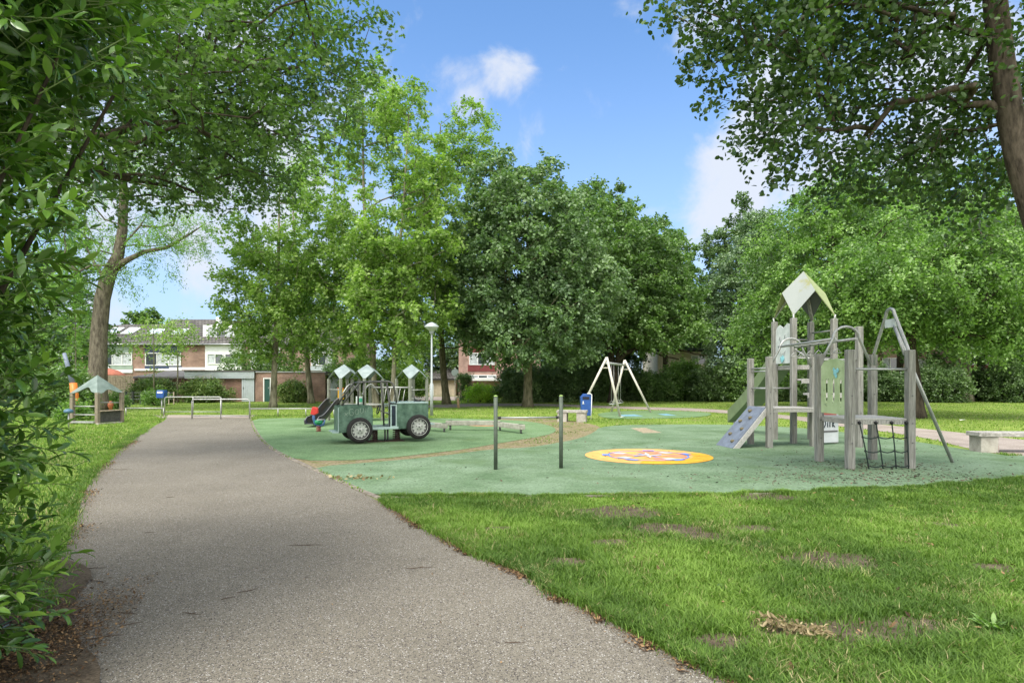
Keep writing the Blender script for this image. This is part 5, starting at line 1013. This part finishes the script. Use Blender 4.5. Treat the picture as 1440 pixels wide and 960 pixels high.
for f in (.30,.68):
    m_ = Vector(n_ap).lerp(Vector(f_ap),f); d = (Vector(f_ap)-Vector(n_ap)).normalized(); st = bpy.data.objects.new('swing_seat', None); COL.objects.link(st); st.parent = SW
    for sgn in (-1,1):
        p = m_+d*.24*sgn; MB().tube([s_(p.x,p.y,2.24),s_(p.x,p.y,.62)],.009,5).build('chain', m_chain, st); q = p; MB().tube([s_(q.x-.13,q.y+.05,.5),s_(q.x,q.y,.64),s_(q.x+.13,q.y-.05,.5)],.008,5).build('chain_fork', m_chain, st)
    mb = MB(); mb.beam(Vector(s_(m_.x-d.x*.26,m_.y-d.y*.26,.49)),Vector(s_(m_.x+d.x*.26,m_.y+d.y*.26,.49)),.2,.035); mb.build('seat', m_pgal, st, .01)
# ---- lamp post
x, y = P(607,584.5); t = thing('street_lamp', 'slim pale lamp post with dish shaped glass head', 'street lamp', (x,y,0)); m_lamp = mat('lamp_grey', (.30,.33,.33), .5, .08, 4); MB().tube([(0,0,0),(0,0,1.4),(0,0,1.41),(0,0,3.55)],[.066,.064,.042,.033],12).build('pole', m_lamp, t)
MB().box((.045,-.0,1.2),(.05,.05,.1)).build('bracket', m_lamp, t); hd = MB().lathe([(.04,3.5),(.09,3.56),(.10,3.64)],n=16).build('lamp_neck', m_lamp, t)
MB().lathe([(.10,3.64),(.20,3.72),(.29,3.80),(.30,3.82)],n=20).build('lamp_glass', mat('lamp_glass',(.36,.40,.37),.25,.05,4), t); MB().lathe([(.31,3.815),(.30,3.86),(.18,3.96),(.05,4.02),(0,4.03)],n=20).build('lamp_shade', m_lamp, t)
# ---- round road sign and bollard near the road
x, y = hx(640,50), 50; t = thing('round_sign', 'round grey back of a road sign beside the clipped bush', 'road sign', (x,y,0)); MB().tube([(0,0,0),(0,0,2.6)],.03,8).build('pole', m_gal, t); MB().tube([(0,-.04,2.2),(0,-.06,2.2)],.30,20,smooth=False).build('disc', mat('sign_back',(.22,.27,.25),.5), t)
x, y = P(645,573.5); t = thing('wooden_bollard', 'leaning brown timber bollard at the tarmac path', 'bollard', (x,y,0)); MB().tube([(0,0,0),(-.05,0,.55)],.07,10).build('shaft', mat('bollard_brown',(.28,.19,.11),.9,.3,9), t, .01); MB().tube([(-.05,0,.55),(-.052,0,.58)],.055,10).build('top', m_bench, t)
# ---- tube barriers
def hoop(px0, px1, pyb, label):
    (xa,ya),(xb,yb) = P(px0,pyb),P(px1,pyb); t = thing('path_barrier', label, 'barrier', (xa,ya,0), 0, 'tube barriers across the path'); w_ = xb-xa; h = .78
    MB().tube([(0,0,-.1),(0,0,h-.1),(.03,0,h-.03),(.1,0,h),(w_-.1,0,h),(w_-.03,0,h-.03),(w_,0,h-.1),(w_,0,-.1)],.027,10).build('frame', m_gal, t)
    for f in (.5,): MB().tube([(w_*f,0,0),(w_*f,0,h)],.024,8).build('upright', m_gal, t)
    MB().tube([(.02,0,.12),(w_-.02,0,.12)],.018,8).build('lower_rail', m_gal, t)
hoop(231.5,311.5,582.5,'galvanised tube barrier across the left half of the path'); hoop(270,351,589,'galvanised tube barrier across the right half of the path, nearer the camera')
def knee(px0, px1, pyb, label, n=3):
    (xa,ya),(xb,yb) = P(px0,pyb),P(px1,pyb); t = thing('knee_rail', label, 'low rail', (xa,ya,0)); w_ = xb-xa; MB().tube([(0,0,.33),(w_,0,.33)],.026,8).build('rail', m_gal, t)
    for i in range(n): MB().tube([(w_*(i+.02)/(n-.96),0,0),(w_*(i+.02)/(n-.96),0,.33)],.024,8).build('post', m_gal, t)
knee(176,231,584.5,'low tube rail between playhouse and left barrier',2); knee(351,470,585.5,'low tube rail from the right barrier toward the slide',4); knee(40,104,586,'low tube rail left of the playhouse',2)
# ---- playhouse
m_ph = mat('playhouse_post', (.20,.17,.125), .85, .2, 8); m_phr = mat('playhouse_roof', (.12,.17,.145), .5, .15, 3, col2=(.19,.24,.215)); PHo = (-14.3,21.1)
PH = thing('playhouse', 'small open playhouse with green pyramid roof before the big trunk', 'playhouse', (*PHo,0)); dv = Vector((-.561,.828,0)); rv = Vector((.828,.561,0)); s2 = 1.02/math.sqrt(2)
Fp = Vector((0,0,0)); Rp = (rv+dv)*s2; Lp = (-rv+dv)*s2; Bp = dv*2*s2; ctr = dv*s2
for p in (Fp,Rp,Lp,Bp): MB().box((p.x,p.y,.55),(.12,.12,1.1),R(-11)).build('post', m_ph, PH, .01)
ap = ctr+Vector((0,0,1.70)); cs = [ctr+(q-ctr)*1.12+Vector((0,0,1.06)) for q in (Fp,Rp,Bp,Lp)]
for i in range(4):
    a, b = cs[i], cs[(i+1) % 4]; poly = [a,ap,b]
    for k_ in range(9, 0, -1):
        t = .18+.64*(k_/10); pt = a.lerp(b,t); up_ = math.sin(math.pi*(t-.18)/.64)*(.34 if i in (3,) else .22); pt = pt.lerp(ap, up_); poly.append(pt)
    poly.append(a.lerp(b,.12))
    mb = MB(); mb.plate(poly,.02); mb.build('roof_panel', m_phr, PH)
MB().beam(Fp+Vector((0,0,.46))+rv*.03,Rp+Vector((0,0,.46)),.2,.03).build('counter', m_wfence, PH); mb = MB(); mb.beam(Fp+(Rp-Fp)*.07+Vector((0,0,.25)),Fp+(Rp-Fp)*.93+Vector((0,0,.25)),.02,.38); mb.build('side_panel', mat('panel_dark_grey',(.06,.06,.055),.7,.4,12), PH)
for z in (.33,.62): MB().tube([Fp+Vector((0,0,z)),Lp+Vector((0,0,z))],.02,8).build('rail', m_gal, PH)
MB().tube([Rp+Vector((0,0,.72)),Bp+Vector((0,0,.72))],.02,8).build('rail', m_gal, PH); MB().beam(Fp+(Lp-Fp)*.05+Vector((0,0,.08)),Fp+(Lp-Fp)*.95+Vector((0,0,.08)),.25,.05).build('bench_board', m_pgal, PH)
MB().beam(Fp+Vector((.05,-.1,.02)),Rp+Vector((0.05,-.1,.02)),.12,.05).build('floor_edge', m_bench, PH)
# ---- mushroom stool
x, y = P(96.5,602); t = thing('mushroom_stool', 'small blue mushroom shaped play knob on a steel stem left of the playhouse', 'play knob', (x,y,0)); MB().tube([(0,0,0),(0,0,.5)],.022,8).build('stem', m_gal, t); MB().lathe([(0,.47),(.12,.49),(.145,.53),(.12,.58),(.06,.61),(0,.62)],n=16).build('cap', mat('cap_blue',(.06,.13,.20),.4,.15,8), t)
x, y = hx(103,24.2), 24.2; t = thing('leaning_play_post', 'leaning blue grey play post with orange sleeve among the bushes left of the trunk', 'play post', (x,y,0)); MB().tube([(.0,0,1.3),(-.22,0,2.1),(-.36,0,2.6)],[.10,.085,.07],10).build('pole', mat('blue_grey_pole',(.16,.19,.25),.5,.1,4), t); MB().tube([(.1,0,0),(.1,0,.3),(.06,0,.9),(.0,0,1.42)],[.10,.115,.14,.13],12).build('sleeve', mat('orange_plastic',(.55,.17,.025),.45,.08,4), t)
x, y = hx(155.5,29.5), 29.5; t = thing('orange_play_figure', 'small orange play post visible under the playhouse roof', 'play post', (x,y,0)); MB().tube([(0,0,0),(0,0,.22),(0,0,.24)],[.09,.08,.10],10).build('base', mat('orange_old',(.45,.15,.06),.6,.2,8), t); MB().lathe([(.10,.24),(.13,.33),(.11,.46),(.05,.53),(0,.54)],n=12).build('head', mat('orange_old_light',(.32,.10,.045),.6,.15,8), t)
# ---- three tower play unit with slide
m_tp = mat('tower_timber', (.19,.20,.16), .85, .2, 8); TU = thing('toddler_play_unit', 'toddler play unit of three roofed towers with black slide behind the spring car', 'play unit', (-5.2,22.8,0)); to = Vector((-5.2,22.8,0)); an = R(48); uu = Vector((math.cos(an),math.sin(an),0)); vv = Vector((-math.sin(an),math.cos(an),0)); ss = .80
def tw(fx, Y=22.5): return Vector((hx(fx,Y),Y,0))
for fpx in (479,512.5,576.5):
    f = tw(fpx)-to; cs4 = [f,f+uu*ss,f+uu*ss+vv*ss,f+vv*ss]; ce = f+(uu+vv)*ss/2
    for p in cs4: MB().box((p.x,p.y,.79),(.09,.09,1.58),an).build('post', m_tp, TU, .008)
    apx = ce+Vector((0,0,2.12)); md = [(cs4[i]+cs4[(i+1) % 4])/2 for i in range(4)]; md = [ce+(q-ce)*1.08+Vector((0,0,1.88)) for q in md]
    rf = bpy.data.objects.new('roof', None); COL.objects.link(rf); rf.parent = TU
    for i in range(4):
        cc = ce+(cs4[i]-ce)*1.12+Vector((0,0,1.56)); e1_ = cc.lerp(md[i-1],.14); e2_ = cc.lerp(md[i],.14); mb = MB(); mb.plate([apx,md[i-1],e1_+Vector((0,0,-.01)),e2_+Vector((0,0,-.01)),md[i]],.014); mb.build('roof_panel', m_roofp, rf)
    MB().box((ce.x,ce.y,.62),(ss,ss,.05),an).build('platform', m_deck, TU)
f1, f2, f3 = [tw(q)-to for q in (479,512.5,576.5)]
def tb(pts, r, nm, m=m_gal): return MB().tube(pts, r, 8).build(nm, m, TU)
def arc3(a, b, z0, h): return [a.lerp(b,i/10)+Vector((0,0,z0+h*math.sin(math.pi*i/10))) for i in range(11)]
tb(arc3(f1+Vector((.06,0,0)), f1+uu*ss, 1.0, .38), .025, 'hand_arch'); tb(arc3(f2-uu*.1, f2+uu*ss*.8, 1.0, .38), .025, 'hand_arch')
tb([f2+uu*ss*.5+Vector((0,0,1.26)), f3+Vector((.1,0,1.26))], .028, 'overhead_rail'); tb([f2+uu*ss+vv*ss+Vector((0,0,1.26)), f3+vv*ss+Vector((0,0,1.26))], .028, 'overhead_rail')
for q in (f1-vv*.0-uu*.0,): tb([q+vv*ss+Vector((0,0,1.18)), q+Vector((0,0,1.18))], .018, 'rail')
tb([f3+Vector((0,0,1.17)), f3+uu*ss+Vector((0,0,1.17))], .018, 'rail'); tb([f3+Vector((0,0,.85)), f3+uu*ss+Vector((0,0,.85))], .018, 'rail')
for i in range(5):
    t_ = .15+i*.17; p = (f2+uu*ss).lerp(f3,t_); tb([p+Vector((0,0,1.26)),p+Vector((-.12,0,.6)),p+Vector((-.02,.0,.58))],.01,'hanging_rope', m_chain)
for z in (.3,.55): tb([f2+uu*ss+Vector((0,0,z)), f2+uu*(ss+.35)+Vector((0,0,z))], .02, 'rung')
py_ = f1+uu*.20+vv*.3; MB().box((py_.x,py_.y,1.02),(.24,.03,.40),an).build('yellow_panel', mat('panel_yellow',(.75,.40,.02),.5,.1,5), TU); MB().box((py_.x,py_.y-.02,1.24),(.28,.03,.03),an).build('red_trim', mat('trim_red',(.5,.10,.05),.5), TU)
sp = f2-uu*.12+vv*.1; MB().box((sp.x,sp.y,.80),(.34,.03,.28),an).build('white_panel', m_ppale, TU); MB().box((sp.x+.03,sp.y-.02,.80),(.12,.02,.14),an).build('green_knob', mat('knob_green',(.05,.30,.18),.5), TU)
# black slide
a_ = Vector((hx(470.5,22.7),22.7,.66))-Vector((to.x,to.y,0)); b_ = Vector((hx(437,19.6),19.6,.13))-Vector((to.x,to.y,0)); dd = (b_-a_); dh = Vector((dd.x,dd.y,0)).normalized(); lt = Vector((-dh.y,dh.x,0)); vs = []; ns = 12; prof = [(-.19,.20),(-.17,.02),(0,0),(.17,.02),(.19,.20),(.22,.20),(.20,-.03),(-.20,-.03),(-.22,.20)]
for i in range(ns+1):
    t = i/ns; p = a_+Vector((dd.x*t,dd.y*t,0)); p.z = a_.z+(b_.z-a_.z)*(0.5-.5*math.cos(math.pi*min(1,t*1.12))); e = .5 if t > .97 else 1
    vs += [p+lt*u+Vector((0,0,v*e)) for u,v in prof]
k = len(prof); mb = MB(); mb.add(vs, [(i*k+j,i*k+(j+1) % k,(i+1)*k+(j+1) % k,(i+1)*k+j) for i in range(ns) for j in range(k)]+[tuple(range(k)),tuple(ns*k+j for j in range(k))[::-1]], True); sl = mb.build('slide', m_black, TU); 
for i in (-1,1): 
    pts = [Vector(vs[j*k+(0 if i < 0 else 4)])+Vector((0,0,.01)) for j in range(ns+1)]; MB().tube(pts,.014,6).build('slide_rim', mat('rim_grey',(.18,.18,.19),.3), sl)
tb([b_-dd*.12+Vector((0,0,.02)),b_-dd*.12+Vector((0,0,-.13))],.03,'slide_foot')
# ---- spring rider
x, y = P(449,607); t = thing('spring_rider', 'small spring rider with red head, blue arc and green seat beside the slide', 'spring rider', (x,y,0)); m_sb = mat('rider_blue',(.05,.11,.24),.4,.1,5); m_sr = mat('rider_red',(.55,.04,.03),.4,.08,5); m_sg = mat('rider_green',(.02,.25,.10),.4,.1,5)
MB().tube([(-.16,0,.56),(-.17,0,.40),(-.12,0,.24),(0,0,.17),(.12,0,.22),(.17,0,.36)],[.04,.045,.045,.045,.035,.02],8).build('arc', m_sb, t)
mb = MB(); mb.prism([(-.26,.52),(-.20,.74),(-.04,.72),(-.03,.55),(-.14,.49)],-.05,.05,'xz'); mb.build('head', m_sr, t, .02); MB().ball((-.02,0,.29),.12,12,8,.7).build('seat', m_sg, t); MB().tube([(-.03,-.15,.36),(.17,0,.36),(-.03,.15,.36)],.016,6).build('handle', m_gal, t)
mb = MB(); mb.tube([(-.02+.06*math.cos(i*.7),.06*math.sin(i*.7),.01+.0045*i) for i in range(36)],.014,6); mb.build('spring', mat('spring_red',(.25,.06,.05),.5), t)
# ---- spring car
m_jg = mat('car_green', (.045,.115,.075), .5, .4, 5, .2, 60, col2=(.115,.20,.14)); m_jgl = mat('car_pale_edge', (.33,.43,.40), .5, .15, 5); m_tyre = mat('tyre', (.018,.017,.016), .85, .3, 20, .4, 80); m_rim = mat('rim', (.42,.43,.40), .4, .15, 10, metal=.5); m_cage = mat('cage_tube', (.055,.055,.05), .35, .3, 6, metal=.5, col2=(.16,.155,.14)); m_rust = mat('spring_rust', (.08,.045,.035), .7, .4, 10)
J = thing('spring_car', 'green springing toy car with black roll cage, four spoked wheels and scratched letters', 'spring car', (-3.31,15.115,0), R(24))
TL = R(1.2)
def jz(x,z): return z+x*math.tan(TL)
hw = .40
def side_panel(y, x0, x1, z0, z1, notch, nm):
    r_ = .10 if x1 < 0 else .05; pl = [(x0,jz(x0,z0)),(notch-.30,jz(notch,z0))]
    for i in range(9): a = math.pi-math.pi*i/8; pl.append((notch+.285*math.cos(a), jz(notch,.355)+.285*math.sin(a)))
    pl = [p for p in pl if x0-1e-6 <= p[0] <= x1+1e-6]
    pl += [(x1,jz(x1,z0)),(x1,jz(x1,z1-r_)),(x1-r_*.3,jz(x1,z1-r_*.3)),(x1-r_,jz(x1,z1)),(x0+r_*.4,jz(x0,z1)),(x0,jz(x0,z1-r_*.4))]
    mb = MB(); mb.prism(pl, y-.0125, y+.0125, 'xz'); return mb.build(nm, m_jg, J, .004)
for sy in (-hw,hw):
    side_panel(sy,-1.0,-.21,.30,.93,-.53,'rear_side_panel'); side_panel(sy,.375,1.16,.32,.93,.90,'front_side_panel')
    MB().box((.08,sy,jz(.08,.36)),(.66,.05,.06)).build('sill', m_jgl, J, .008)
    fr = MB(); 
    for a,b,c0,d0 in ((.215,.245,.38,.93),(.345,.372,.38,.93)): fr.box(((a+b)/2,sy,(c0+d0)/2),(b-a,.03,d0-c0))
    fr.box((.294,sy,.915),(.099,.03,.03)); fr.box((.294,sy,.395),(.099,.03,.03)); fr.build('door_frame', m_jgl, J)
MB().box((-.985,0,jz(-.985,.61)),(.025,.77,.60)).build('tail_panel', m_jg, J, .006); MB().box((-1.002,-.385,jz(-1,.60)),(.03,.035,.58)).build('corner_post', m_jgl, J, .005); MB().box((-1.06,0,jz(-1,.31)),(.14,.80,.03)).build('bumper', m_jgl, J, .006)
MB().box((1.145,0,jz(1.145,.62)),(.025,.77,.58)).build('nose_panel', m_jg, J, .006); MB().box((1.25,-.0,jz(1.2,.40)),(.16,.80,.035)).build('bumper', m_jgl, J, .006)
MB().box((.77,0,jz(.77,.945)),(.80,.84,.035)).build('bonnet', m_jgl, J, .012); MB().box((-.1,0,jz(0,.335)),(1.7,.70,.025)).build('floor', m_jg, J)
MB().box((.36,0,jz(.36,.66)),(.02,.76,.5)).build('dashboard', mat('navy_board',(.02,.03,.06),.5), J)
for xs in (-.62,): 
    MB().box((xs,0,jz(xs,.60)),(.28,.72,.03)).build('seat', m_jgl, J, .006); MB().box((xs,0,jz(xs,.47)),(.05,.5,.24)).build('seat_support', m_jgl, J)
for sy in (-.37,.37):
    zt = 1.47; MB().tube([(-.93,sy,.92),(-.60,sy,1.36),(-.52,sy,1.45),(-.44,sy,zt),(.18,sy,zt+.02),(.27,sy,1.44),(.31,sy,1.36),(.42,sy,.70)],.024,10).build('roll_cage', m_cage, J)
    MB().tube([(-.42,sy,zt),(-.42,sy,.90)],.022,8).build('cage_post', m_cage, J); MB().tube([(.14,sy*.98,zt),(.20,sy*.98,.95),(.22,sy*.98,.38)],.022,8).build('cage_post', m_cage, J)
MB().tube([(-.50,-.37,1.46),(-.50,.37,1.46)],.022,8).build('cage_bar', m_cage, J); MB().tube([(.22,-.37,1.47),(.22,.37,1.47)],.022,8).build('cage_bar', m_cage, J)
sw = MB(); ring_ = [Vector((-.02+.055*math.cos(a_)*.5, -.12+.13*math.sin(a_), .80+.13*math.cos(a_)*.8)) for a_ in [i*math.pi/8 for i in range(17)]]; sw.tube(ring_,.014,6); sw.tube([(-.02,-.24,.80),(-.02,0,.80)],.01,6); s_o = sw.build('steering_wheel', m_black, J); MB().tube([(-.02,-.12,.80),(.40,-.12,.60)],.014,6).build('steering_column', m_cage, s_o)
MB().tube([(.98,.1,.96),(.94,.1,1.06),(.90,.1,1.14)],.016,6).build('lever', m_cage, J); MB().box((1.0,.05,.99),(.16,.12,.06)).build('bonnet_block', m_black, J, .01)
for wx,wz in ((-.53,.335),(.90,.375)):
    for sy in (-1,1):
        yc = sy*(hw+.07); wl = bpy.data.objects.new('wheel', None); COL.objects.link(wl); wl.parent = J; wl.location = (wx,yc,wz)
        MB().lathe([(.185,-.075),(.235,-.088),(.275,-.078),(.298,-.045),(.302,0),(.298,.045),(.275,.078),(.235,.088),(.185,.075),(.185,-.075)],n=32,axis='y').build('tyre', m_tyre, wl)
        ys = sy*.03; rb = MB(); rb.lathe([(.20,.085*sy),(.212,.09*sy),(.212,.06*sy),(.19,.02*sy),(.19,-.02*sy),(.20,.085*sy)],n=28,axis='y')
        rb.lathe([(0,.045*sy),(.06,.052*sy),(.11,.030*sy),(.15,.045*sy),(.195,.035*sy)],n=32,axis='y'); rb.build('rim', m_rim, wl)
        hb = MB()
        for i in range(12): a = 2*math.pi*i/12; hb.ball((.158*math.cos(a),.042*sy,.158*math.sin(a)),.022,8,6,1,sy=.25)  # dark ovals on the solid dish stand in for shaded rim holes
        for i in range(5): a = 2*math.pi*i/5+.3; hb.tube([(.07*math.cos(a),.04*sy,.07*math.sin(a)),(.07*math.cos(a),.055*sy,.07*math.sin(a))],.014,6)
        hb.tube([(0,.04*sy,0),(0,.06*sy,0)],.02,8); hb.build('hub_bolts_holes', m_bolt, wl); MB().tube([(0,-.01*sy,0),(0,.005*sy,0)],.19,24).build('brake_shade', m_black, wl)
    MB().tube([(wx,-hw,wz),(wx,hw,wz)],.03,8).build('axle', m_bolt, J)
for xs,ysn in ((-.10,.0),(.46,.0)):
    MB().tube([(xs+.085*math.cos(i*.42),ysn+.085*math.sin(i*.42),.02+i*.0031) for i in range(100)],.014,6).build('spring', m_rust, J); MB().tube([(xs,ysn,0),(xs,ysn,.03)],.15,14).build('spring_foot', m_rust, J); MB().tube([(xs,ysn,.03),(xs,ysn,.32)],.04,8).build('spring_core', m_bolt, J)
MB().tube([(.15,-.1,0),(.15,-.1,.34)],.022,8).build('prop', m_bolt, J); MB().tube([(.22,-.08,0),(.22,-.08,.34)],.022,8).build('prop', m_bolt, J); MB().box((.18,0,.012),(.9,.42,.024)).build('base_plate', m_rust, J)
# scratched letters on the near rear panel
gl = [[(-.88,.70),(-.80,.76)],[(-.87,.77),(-.80,.69)],
      [(-.66,.83),(-.70,.86),(-.75,.84),(-.77,.77),(-.74,.71),(-.69,.70),(-.66,.74),(-.66,.77),(-.70,.77)],
      [(-.58,.84),(-.62,.82),(-.63,.76),(-.60,.72),(-.56,.73),(-.54,.78),(-.55,.83),(-.58,.84)],
      [(-.50,.86),(-.51,.78),(-.48,.74),(-.44,.76),(-.43,.86)],
      [(-.39,.76),(-.39,.87),(-.33,.77),(-.32,.88)]]
mb = MB()
for ln in gl: mb.tube([(u,-hw-.0135,jz(u,v)) for u,v in ln],.0035,4)
mb.build('scratched_letters', mat('scratch_pale',(.32,.38,.30),.8), J)
